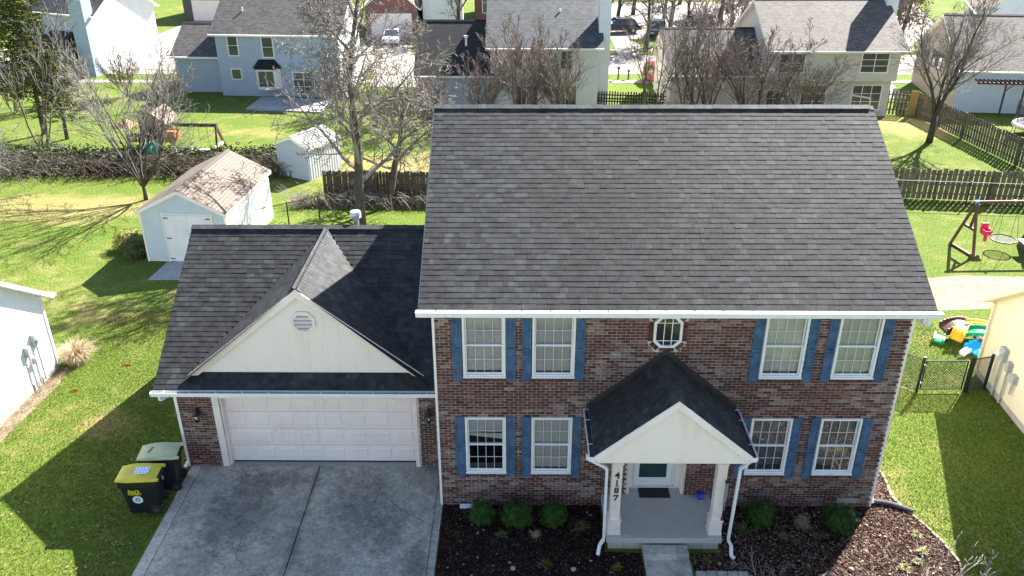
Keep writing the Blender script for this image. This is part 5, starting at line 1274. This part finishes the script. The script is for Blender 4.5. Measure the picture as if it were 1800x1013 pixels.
# hedge row of junipers with twiggy front
hd = MB(); rr = random.Random(9); tw = MB()
for i in range(14000):
    x = rr.uniform(-30, -9.3); y = 25.9+.03*(x+20)+rr.gauss(0, .5); zt = .75+.25*noise.noise(Vector((x*.8, y*.8, 0))); z = zt*rr.random()**.5
    u = Vector((rr.gauss(0, 1), rr.gauss(0, 1), rr.gauss(0, .7))).normalized()*rr.uniform(.05, .12); v = u.orthogonal().normalized()*.03; p = Vector((x, y, z)); hd.face([p-u-v, p+u-v, p+u+v, p-u+v])
hd.build('juniper_hedge', M['juniper'], kind='stuff', label='low green juniper ground cover along the left rear lot line', cat='hedge')
for i in range(1900):
    x = rr.uniform(-29, -9.5); p = Vector((x, 24.6+rr.gauss(0, .5), 0)); a = rr.uniform(0, 6.28); L = rr.uniform(.6, 1.6); q = p+Vector((math.cos(a)*L*.6, math.sin(a)*L*.35, L*.55)); r_ = q+Vector((math.cos(a)*L*.5, math.sin(a)*.3, rr.uniform(-.1, .3))); tw.tube([p, q, r_], [.016, .011, .006], 3, cap=False)
tw.build('brush_row', M['brush'], kind='stuff', label='tangle of bare brown brush in front of the low junipers', cat='brush')
tw = MB()
for i in range(750):
    x = rr.uniform(-8.6, -.4); p = Vector((x, 20.2+rr.gauss(0, .3), 0)); a = rr.uniform(0, 6.28); L = rr.uniform(.4, 1.0); q = p+Vector((math.cos(a)*L*.5, math.sin(a)*L*.3, L*.6)); r_ = q+Vector((math.cos(a)*L*.5, math.sin(a)*.2, rr.uniform(-.1, .3))); tw.tube([p, q, r_], [.014, .010, .006], 3, cap=False)
tw.build('brush_row', M['twig'], kind='stuff', label='bare brush along the dark fence behind the tall tree', cat='brush')
# bushes beside the shed and the white house
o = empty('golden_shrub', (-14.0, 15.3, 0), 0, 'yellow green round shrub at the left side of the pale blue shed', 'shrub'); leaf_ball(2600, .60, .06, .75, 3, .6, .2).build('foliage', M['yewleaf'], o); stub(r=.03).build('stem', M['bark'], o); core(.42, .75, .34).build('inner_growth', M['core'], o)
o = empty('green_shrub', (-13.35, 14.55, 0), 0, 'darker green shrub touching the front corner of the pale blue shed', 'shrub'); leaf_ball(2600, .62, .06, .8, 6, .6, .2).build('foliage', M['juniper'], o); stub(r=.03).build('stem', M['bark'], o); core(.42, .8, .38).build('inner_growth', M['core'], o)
o = empty('dry_grass_clump', (-12.0, 6.55, 0), 0, 'dry straw coloured grass clump at the corner of the left white house', 'plant')
bladeplant(1100, .75, .62, .008, 77, .35).build('foliage', M['dryleaf'], o); bladeplant(60, 1.0, .3, .006, 78, .2).build('stem', M['dryleaf'], o)
# foreground trees whose tips enter the frame
FG = 'bare ornamental trees in the front yard'
tree('bare_tree', (9.9, -3.6, 0), 'bare grey twigs reaching over the sunlit mulch at the bottom', FG, 'greytwig', 'greytwig', seed=92, H=2.2, r0=.03, stems=9, levels=3, spread=.7, first=.2, density=.5, len0=.6, up=-.16, thin=.005, wob=.22, tilt=(.5, 1.5))
tree('bare_tree', (7.1, -3.75, 0), 'bare grey twigs rising from the bottom edge right of the front walk', FG, 'greytwig', 'greytwig', seed=95, H=1.45, r0=.03, stems=10, levels=3, spread=.7, first=.2, density=.6, len0=.6, up=-.18, thin=.005, wob=.22, tilt=(.5, 1.5))
tree('bare_tree', (12.75, -3.1, 0), 'bare grey twigs over the shaded lawn in the bottom right corner', FG, 'greytwig', 'greytwig', seed=97, H=2.0, r0=.04, stems=5, levels=3, spread=.8, first=.2, density=.8, len0=.5, up=.04, thin=.006, wob=.25, tilt=(.1, .45))

# ------------------------------------------------------------------ fences
def board_fence(name, a, b, h, bw, gap, m_, label, group=None, side=1, skew=0, rails=True, start=0):
    a, b = Vector((*a, 0)), Vector((*b, 0)); L = (b-a).length; ang = math.atan2(b.y-a.y, b.x-a.x); o = empty(name, a, ang, label, 'fence', group)
    n = int(L/(bw+gap)); cache = []
    for k in range(4):
        hh = h+(-.03, 0, .02, .04)[k]; c = MB(); c.prism([(0, 0, .03), (bw, 0, .03), (bw, 0, hh-.04), (bw*.72, 0, hh), (bw*.28, 0, hh), (0, 0, hh-.04)], (0, .02, 0)); cache.append(c.mesh('board', M[m_]))
    for i in range(n):
        link('board', random.choice(cache), o, Matrix.Translation((i*(bw+gap), side*.035+random.uniform(-.006, .006), 0)) @ Matrix.Rotation(random.uniform(-.012, .012), 4, 'Y'))
        if skew: link('board', random.choice(cache), o, Matrix.Translation((i*(bw+gap)+(bw+gap)/2, -side*.06, 0)))
    for z in (.3, h*.5, h-.25):
        MB().box(0, L, -.03, .012, z, z+.08).build('rail', M[m_], o)
    for i in range(int(L/2.4)+1): MB().box(i*2.4, i*2.4+.09, -.08, .0, 0, h+.03).build('post', M[m_], o)
    return o
board_fence('wooden_fence', (18.6, 21.3), (28.6, 20.2), 1.48, .19, .045, 'fencewood', 'weathered board fence running across behind the right swing set')
board_fence('wooden_fence', (26.25, 35.6), (27.5, 25.2), 1.48, .17, .06, 'fencewood', 'weathered board fence running diagonally toward the warm grey house', side=-1)
board_fence('wooden_fence', (27.5, 25.1), (28.9, 20.3), 1.48, .17, .06, 'fencewood', 'nearer stretch of diagonal board fence at the right edge', side=-1)
board_fence('wooden_fence', (24.5, 36.1), (25.75, 35.75), 1.48, .12, .09, 'fencewood', 'short board fence section beside the wall of the warm grey house')
g_ = empty('gate', (25.78, 35.72, 0), R(-8), 'new yellow wood gate panel between two weathered fences', 'gate')
for i in range(3): MB().box(i*.14, i*.14+.13, 0, .025, .03, 1.55).build('board', M['newwood'], g_)
MB().box(0, .42, .026, .06, .4, .5).build('rail', M['newwood'], g_)
board_fence('wooden_fence', (-7.2, 20.95), (0.6, 20.7), 1.40, .14, .004, 'fencedark', 'dark board fence behind the tall bare tree')
board_fence('wooden_fence', (6.7, 38.1), (16.4, 37.0), .95, .09, .08, 'fencedark', 'low dark picket fence beyond the middle of the main ridge')
M['chain'] = mat('chain_wire', (.015, .015, .016), .5)
def chainfence(name, a, b, h, label, mesh=True, cat='fence', n_posts=None, posts_r=.03, gate=False):
    a, b = Vector((*a, 0)), Vector((*b, 0)); L = (b-a).length; o = empty(name, a, math.atan2(b.y-a.y, b.x-a.x), label, cat)
    n = n_posts or max(2, int(L/2.4)+1)
    for i in range(n): MB().cyl((i*L/(n-1), 0, 0), posts_r, h+.06, 8).build('post', M['black'], o)
    MB().tube([(0, 0, h), (L, 0, h)], .018, 8).build('rail', M['black'], o); MB().tube([(0, 0, .06), (L, 0, .06)], .012, 6).build('rail', M['black'], o)
    if mesh:
        c = MB(); p = .075; k = int((L+h)/p)
        for i in range(k):
            for s in (1, -1):
                x0 = i*p-h if s > 0 else i*p; z0_, z1_ = .07, h
                xa, xb = (x0, x0+h) if s > 0 else (x0, x0-h); A = Vector((xa, 0, z0_)); B = Vector((xb, 0, z1_))
                if xa == xb: continue
                lo, hi = 0., 1.; dx = xb-xa; t0, t1 = sorted(((0-xa)/dx, (L-xa)/dx)); lo, hi = max(lo, t0), min(hi, t1)
                if hi-lo > .02: c.bar(A.lerp(B, lo), A.lerp(B, hi), .009)
        c.build('wire_mesh', M['chain'], o, kind='stuff')
    return o
chainfence('chain_link_fence', (10.4, 7.9), (13.55, 5.0), 1.12, 'black chain link fence from the right house wall to the gate')
gt = empty('chain_link_gate', (13.62, 5.0, 0), R(1), 'black chain link gate standing between its two posts', 'gate')
fr_ = MB()
for p, q in (((0, 0, .12), (1.22, 0, .12)), ((0, 0, 1.08), (1.22, 0, 1.08)), ((0, 0, .12), (0, 0, 1.08)), ((1.22, 0, .12), (1.22, 0, 1.08))): fr_.tube([p, q], .02, 8)
fr_.build('gate_frame', M['black'], gt); c = MB()
for i in range(30):
    for s in (1, -1):
        x0 = i*.075-.96 if s > 0 else i*.075; dx = .96*s; lo, hi = sorted(((0-x0)/dx, (1.22-x0)/dx)); lo, hi = max(0, lo), min(1, hi)
        if hi-lo > .02: c.bar(Vector((x0+dx*lo, 0, .12+.96*lo)), Vector((x0+dx*hi, 0, .12+.96*hi)), .009)
c.build('wire_mesh', M['chain'], gt, kind='stuff')
for x in (-.08, 1.32): MB().cyl((x, 0, 0), .04, 1.22, 10).build('post', M['black'], gt)
for z in (.3, .9): MB().box(-.07, .02, -.02, .02, z, z+.05).build('hinge', M['galv'], gt)
chainfence('chain_link_fence', (15.0, 5.02), (15.62, 5.2), 1.12, 'short black chain link piece between the gate and the cream house', n_posts=2, posts_r=.045)
chainfence('chain_link_fence', (18.9, 20.6), (28.6, 19.6), 1.12, 'black chain link fence just in front of the weathered board fence', mesh=False, n_posts=4)
chainfence('chain_link_fence', (-9.2, 16.8), (-6.9, 18.4), 1.1, 'thin black fence right of the pale blue shed', mesh=False, n_posts=3)
chainfence('chain_link_fence', (-24.5, 43.9), (-20.6, 42.8), 1.1, 'thin black fence left of the blue house', mesh=False, n_posts=4)

# ------------------------------------------------------------------ playsets
pl = empty('playset', (-18.5, 26.6, 0), R(-4), 'wooden playset with tan roof, green slide and swing beam in the left back yard', 'playset'); pl.scale = (1.12, 1.12, 1.15)
for x, y in ((0, 0), (1.5, 0), (0, 1.3), (1.5, 1.3)): MB().bar((x, y, 0), (x, y, 2.0), .10).build('post', M['redwood'], pl)
MB().box(-.05, 1.55, -.05, 1.35, .92, 1.0).build('deck', M['redwood'], pl)
for i in range(9):
    MB().box(.02+i*.17, .16+i*.17, 1.18, 1.20, 1.0, 1.75).build('back_board', M['redwood'], pl)
    MB().box(.02+i*.17, .14+i*.17, -.07, -.05, .95, 1.35).build('railing_board', M['redwood'], pl)
    MB().box(.02+i*.17, .14+i*.17, 1.36, 1.38, .5, 1.4).build('railing_board', M['redwood'], pl)
c = MB(); c.add([(.85, -.25, 1.75), (2.0, -.05, 1.75), (2.0, 1.3, 1.75), (.85, 1.5, 1.75), (1.35, -.2, 2.35), (1.35, 1.45, 2.35)], [(1, 2, 5, 4), (0, 4, 5, 3), (0, 1, 4), (3, 5, 2)]); c.build('roof', M['tanroof'], pl)
c = MB(); c.add([(-.55, -.2, 1.55), (.25, -.2, 1.55), (.25, .7, 1.55), (-.55, .7, 1.55), (-.15, .25, 1.95)], [(0, 1, 4), (1, 2, 4), (2, 3, 4), (3, 0, 4)]); c.build('side_roof', M['orangewood'], pl)
c = MB(); P0, P1 = Vector((1.35, -.1, .98)), Vector((1.15, -1.25, .05)); sd_ = Vector((.28, 0, 0))
for k in range(4):
    a, b = P0.lerp(P1, k/4), P0.lerp(P1, (k+1)/4); c.add([a-sd_, a+sd_, b+sd_, b-sd_, a-sd_+Vector((0, 0, .14)), b-sd_+Vector((0, 0, .14)), a+sd_+Vector((0, 0, .14)), b+sd_+Vector((0, 0, .14))], [(0, 1, 2, 3), (0, 3, 5, 4), (1, 6, 7, 2)])
c.build('slide', M['slide'], pl)
MB().box(1.62, 2.3, -.1, .5, 1.0, 1.45).build('side_board', M['orangewood'], pl)
MB().bar((1.5, .5, 1.62), (4.1, .5, 1.62), .12, .14).build('swing_beam', M['black'], pl)
for y in (-.2, 1.3): MB().bar((4.05, .5, 1.62), (4.2, y, 0), .09).build('leg', M['redwood'], pl)
MB().bar((4.1, .0, .75), (4.13, 1.0, .75), .05, .12).build('cross_brace', M['white'], pl)
for i, x in enumerate((2.2, 2.7, 3.2, 3.6)):
    MB().tube([(x, .5, 1.58), (x+.02, .5, .5)], .008, 4).build('swing_chain', M['black'], pl)
    if i % 2: MB().box(x-.48, x+.03, .38, .62, .47, .5).build('swing_seat', M['toylight'], pl)
sw_ = empty('swing_set', (19.75, 15.2, 0), R(2), 'brown wooden swing set with pink toddler seat and round web swing', 'swing set')
A, B, T = Vector((-.02, -.65, 0)), Vector((-.25, .75, 0)), Vector((0, .05, 2.08))
MB().bar(A, T, .085).build('leg', M['redwood'], sw_); MB().bar(B, T, .085).build('leg', M['redwood'], sw_); MB().bar(A.lerp(T, .5), B.lerp(T, .5), .10).build('cross_brace', M['redwood'], sw_)
MB().bar(A+Vector((0, 0, .05)), B+Vector((0, 0, .05)), .08).build('ground_brace', M['redwood'], sw_)
MB().bar(A.lerp(B, .5).lerp(T, .5)+Vector((.05, 0, 0)), T+Vector((.12, 0, -.1)), .08).build('strut', M['redwood'], sw_)
MB().bar(T+Vector((-.12, 0, 0)), T+Vector((4.5, 0, 0)), .08, .12).build('swing_beam', M['redwood'], sw_)
MB().box(-.10, .06, .0, .10, 2.02, 2.15).build('bracket', M['toyblue'], sw_); MB().cyl((1.45, -.02, 2.16), .06, .012, 12).build('plate', M['white'], sw_)
for x, y in ((.55, .0), (.85, .0)): MB().tube([(x, .05, 2.0), (x-.02, .05, 1.0)], .006, 4).build('swing_rope', M['darkgrey'], sw_)
ts = MB(); ts.box(.50, .80, -.12, .20, .72, .78); ts.box(.50, .80, .16, .22, .78, 1.15); ts.box(.48, .52, -.12, .2, .78, .95); ts.box(.78, .82, -.12, .2, .78, .95); ts.box(.50, .80, -.14, -.11, .78, .92); ts.build('toddler_seat', M['pink'], sw_, bevel=.02)
MB().box(.62, .68, -.1, .05, .45, .72).build('seat_tongue', M['pink'], sw_)
rg = MB(); rg.tube([(1.45+.48*math.cos(t), .05+.48*math.sin(t), .50) for t in [R(15*i) for i in range(25)]], .03, 6, cap=False); so_ = rg.build('web_swing', M['black'], sw_)
nt_ = MB()
for k in range(-4, 5):
    q = math.sqrt(max(0, .47**2-(k*.1)**2)); nt_.bar((1.45+k*.1, .05-q, .49), (1.45+k*.1, .05+q, .49), .012); nt_.bar((1.45-q, .05+k*.1, .495), (1.45+q, .05+k*.1, .495), .012)
nt_.build('web', M['darkgrey'], so_, kind='stuff')
for t in (30, 150, 210, 330): MB().tube([(1.45+.48*math.cos(R(t)), .05+.48*math.sin(R(t)), .5), (1.45+.30*(1 if abs(t-180) > 90 else -1)*-.0+(.28 if math.cos(R(t)) > 0 else -.28), .05, 2.0)], .008, 4).build('swing_rope', M['darkgrey'], sw_)
ph = empty('playhouse', (22.6, 15.0, 0), 0, 'dark brown play tower base at the right edge beside the swing set', 'playset')
c = MB(); c.prism([(-.5, -.7, 0), (.9, -.7, 0), (.9, -.7, 2.3), (.3, -.7, 2.3)], (0, 1.5, 0)); c.build('tower', M['toybrown'], ph); MB().box(-.9, -.45, -.4, .2, .5, .56).build('step', M['toylight'], ph)
MB().box(-.42, .88, -.74, -.705, .1, .9).build('side_board', M['redwood'], ph)

# toys
def curved_panel(a, L, w_, t, arc, m_, rot, name, label, group):
    c = MB(); n = 8; pts = [(L*i/n, arc*math.sin(math.pi*i/n)) for i in range(n+1)]
    for i in range(n):
        (x0, z0), (x1, z1) = pts[i], pts[i+1]
        c.add([(x0, -w_/2, z0), (x1, -w_/2, z1), (x1, w_/2, z1), (x0, w_/2, z0), (x0, -w_/2, z0+t), (x1, -w_/2, z1+t), (x1, w_/2, z1+t), (x0, w_/2, z0+t)], [(0, 3, 2, 1), (4, 5, 6, 7), (0, 1, 5, 4), (2, 3, 7, 6)])
        for s in (-1, 1): c.box(x0, x1, s*w_/2-.03, s*w_/2+.03, min(z0, z1), max(z0, z1)+t+.07)
    c.add([(0, -w_/2, 0), (0, w_/2, 0), (0, w_/2, t), (0, -w_/2, t)], [(0, 1, 2, 3)])
    o = c.build(name, M[m_], label=label, cat='toy', group=group, bevel=.01); o.location = a; o.rotation_euler = rot; return o
TG = 'plastic playset parts heaped on the grass'
curved_panel((16.08, 7.12, .12), 1.05, .62, .05, .22, 'toyblue', (R(-8), R(6), R(8)), 'toy_slide_part', 'bright blue curved plastic panel at the front of the heap', TG)
curved_panel((16.13, 7.97, .30), 1.0, .42, .05, .12, 'toygreen', (R(10), R(-14), R(-32)), 'toy_slide_part', 'green plastic panel lying in the middle of the heap', TG)
curved_panel((15.78, 7.57, .28), .62, .34, .06, .10, 'toyyellow', (R(12), R(-30), R(50)), 'toy_slide_part', 'yellow plastic piece at the left of the heap', TG)
curved_panel((16.48, 8.37, .42), 1.0, .38, .06, .08, 'toyyellow', (R(-10), R(8), R(-8)), 'toy_slide_part', 'long yellow slide piece at the back right of the heap', TG)
curved_panel((15.73, 8.27, .22), .9, .50, .12, .14, 'toybrown', (0, R(-8), R(4)), 'toy_slide_part', 'dark brown plastic roof piece behind the yellow pieces', TG)
curved_panel((16.53, 7.72, .15), .7, .5, .12, .12, 'toybrown', (0, R(6), R(-12)), 'toy_slide_part', 'dark brown plastic piece at the right against the wall', TG)
curved_panel((15.38, 7.77, .05), .45, .3, .08, .06, 'toygreen', (0, R(-5), R(60)), 'toy_slide_part', 'small dark green piece at the left tip of the heap', TG)
curved_panel((15.76, 6.97, .08), .35, .12, .05, .03, 'toylight', (0, R(-8), R(30)), 'toy_slide_part', 'small pale plastic strip in front of the blue panel', TG)

# pergola and trampoline
pe = empty('pergola', (29.9, 35.8, 0), R(-6), 'brown slatted pergola against the bluish wall at the right', 'pergola')
for x, y in ((.1, 1.0), (1.5, .1), (2.6, .1), (3.9, .1)): MB().bar((x, y, 0), (x, y, 1.95), .09).build('post', M['redwood'], pe)
for y in (.05, 1.0): MB().bar((-.2, y, 1.98), (4.4, y, 1.98), .06, .1).build('beam', M['redwood'], pe)
for i in range(18): MB().bar((-.1+i*.25, -.25, 2.06), (-.1+i*.25, 1.2, 2.06), .05, .08).build('slat', M['redwood'], pe)
for x in (1.5, 2.6): MB().bar((x, .1, 1.5), (x+.4, .1, 1.92), .05).build('brace', M['redwood'], pe)
tp_ = empty('trampoline', (31.4, 31.3, 0), 0, 'round trampoline with white rim pad and net at the right edge', 'trampoline')
c = MB(); c.tube([(1.35*math.cos(R(12*i)), 1.35*math.sin(R(12*i)), .62) for i in range(31)], .13, 6, cap=False); c.build('rim_pad', M['white'], tp_)
MB().cyl((0, 0, .60), 1.26, .015, 30).build('jumping_mat', M['patio'], tp_)
for i in range(8): MB().tube([(1.4*math.cos(R(45*i)), 1.4*math.sin(R(45*i)), 0), (1.4*math.cos(R(45*i)), 1.4*math.sin(R(45*i)), 1.9)], .02, 6).build('pole', M['darkgrey'], tp_)
m_, nt, bs = newmat('safety_net'); bs.inputs['Base Color'].default_value = (.03, .03, .03, 1); bs.inputs['Alpha'].default_value = .45; M['net'] = m_
c = MB()
for i in range(30):
    a, b = R(12*i), R(12*i+12); f = lambda t: 1.85-.12*abs(math.sin(t*4))
    c.face([(1.4*math.cos(a), 1.4*math.sin(a), .75), (1.4*math.cos(b), 1.4*math.sin(b), .75), (1.4*math.cos(b), 1.4*math.sin(b), f(b)), (1.4*math.cos(a), 1.4*math.sin(a), f(a))])
c.build('net', M['net'], tp_)

# mail boxes by the street, utility post
for x, y, h, lb in ((8.95, 45.6, .95, 'dark mailbox post left of the birch stems beside the street'), (9.7, 45.7, .7, 'shorter dark mailbox post beside the street')):
    o = empty('mailbox', (x, y, 0), 0, lb, 'mailbox', 'mailboxes by the street'); MB().box(-.05, .05, -.05, .05, 0, h*.8).build('post', M['darkgrey'], o); MB().box(-.1, .1, -.2, .2, h*.8, h).build('box', M['darkgrey'], o, bevel=.03)
o = empty('clothes_post', (-22.6, 44.6, 0), 0, 'dark T shaped post left of the blue house', 'post'); MB().bar((0, 0, 0), (0, 0, 1.9), .07).build('post', M['darkgrey'], o); MB().bar((-.5, 0, 1.9), (.6, 0, 1.9), .06).build('crossbar', M['darkgrey'], o)

# ------------------------------------------------------------------ cars
def car(loc, rz, m_, label, suv=False):
    o = empty('parked_car', loc, rz, label, 'car'); L, W, H = 4.4, 1.8, (1.75 if suv else 1.45); hb = .95 if suv else .82
    prof = [(-L/2, .35), (-L/2, hb-.12), (-L/2+.12, hb), (-.95, hb+.05), (L/2-.25, hb+.02), (L/2, hb-.15), (L/2, .35)]
    b = MB(); b.prism([(x, -W/2, z) for x, z in prof], (0, W, 0)); b.build('body', M[m_], o, bevel=.08)
    ca = [(-1.05, hb+.03), (-.35, H-.03), (.2, H), (1.45 if not suv else 1.85, H-.06), (L/2-.35 if not suv else L/2-.15, hb+.03)]
    g = MB(); n = len(ca)
    A = [(x, -W/2+(.06 if z < hb+.1 else .22), z) for x, z in ca]; B = [(x, W/2-(.06 if z < hb+.1 else .22), z) for x, z in ca]
    g.add(A+B, [tuple(range(n)), tuple(range(2*n-1, n-1, -1))]+[(i, i+n, i+1+n, i+1) for i in range(n-1)]); g.build('windows', M['darkglass'], o)
    r_ = MB(); r_.box(-.35, (1.3 if not suv else 1.75), -W/2+.2, W/2-.2, H-.03, H+.015)
    for s in (-1, 1):
        for i in range(n-1):
            a, c = ca[i], ca[i+1]; ya = s*(W/2-(.05 if a[1] < hb+.1 else .21)); yc = s*(W/2-(.05 if c[1] < hb+.1 else .21)); r_.bar((a[0], ya, a[1]), (c[0], yc, c[1]), .07)
        r_.bar((.45, s*(W/2-.06), hb), (.45, s*(W/2-.22), H-.02), .07)
    r_.build('roof', M[m_], o)
    for x in (-L/2+.8, L/2-.85):
        for s in (-1, 1):
            c = Vector((x, s*(W/2-.1), .33)); t = MB(); t.tube([c-Vector((0, .11, 0)), c+Vector((0, .11, 0))], .33, 16); w_ = t.build('wheel', M['tyre'], o); t = MB(); t.tube([c-Vector((0, .12, 0)), c+Vector((0, .12, 0))], .19, 10); t.build('rim', M['galv'], w_)
    for s in (-1, 1):
        MB().box(-L/2-.01, -L/2+.05, s*.6-.17, s*.6+.17, .62, .76).build('headlight', M['lampglass'], o); MB().box(L/2-.05, L/2+.01, s*.65-.12, s*.65+.12, .65, .8).build('tail_light', M['carred'], o)
    return o
car((-36.2, 69.6, .03), R(15), 'carwhite', 'white SUV on the pale driveway right of the tall white house', True).scale = (.85,)*3
car((-9.3, 59.6, .03), R(92), 'carwhite', 'white car parked in front of the red brick gable').scale = (.8,)*3
car((11.6, 44.4, .02), R(100), 'carred', 'dark red car behind the birch stems at the near kerb', True).scale = (.72,)*3
car((10.9, 64.5, .05), R(8), 'cardark', 'dark car left in the far car park').scale = (.9,)*3
car((14.3, 62.9, .05), R(80), 'cardark', 'black car seen end on beside a tree in the car park', True).scale = (.75,)*3
car((18.2, 66.3, .05), R(10), 'cardark', 'dark car right in the far car park', True).scale = (.8,)*3
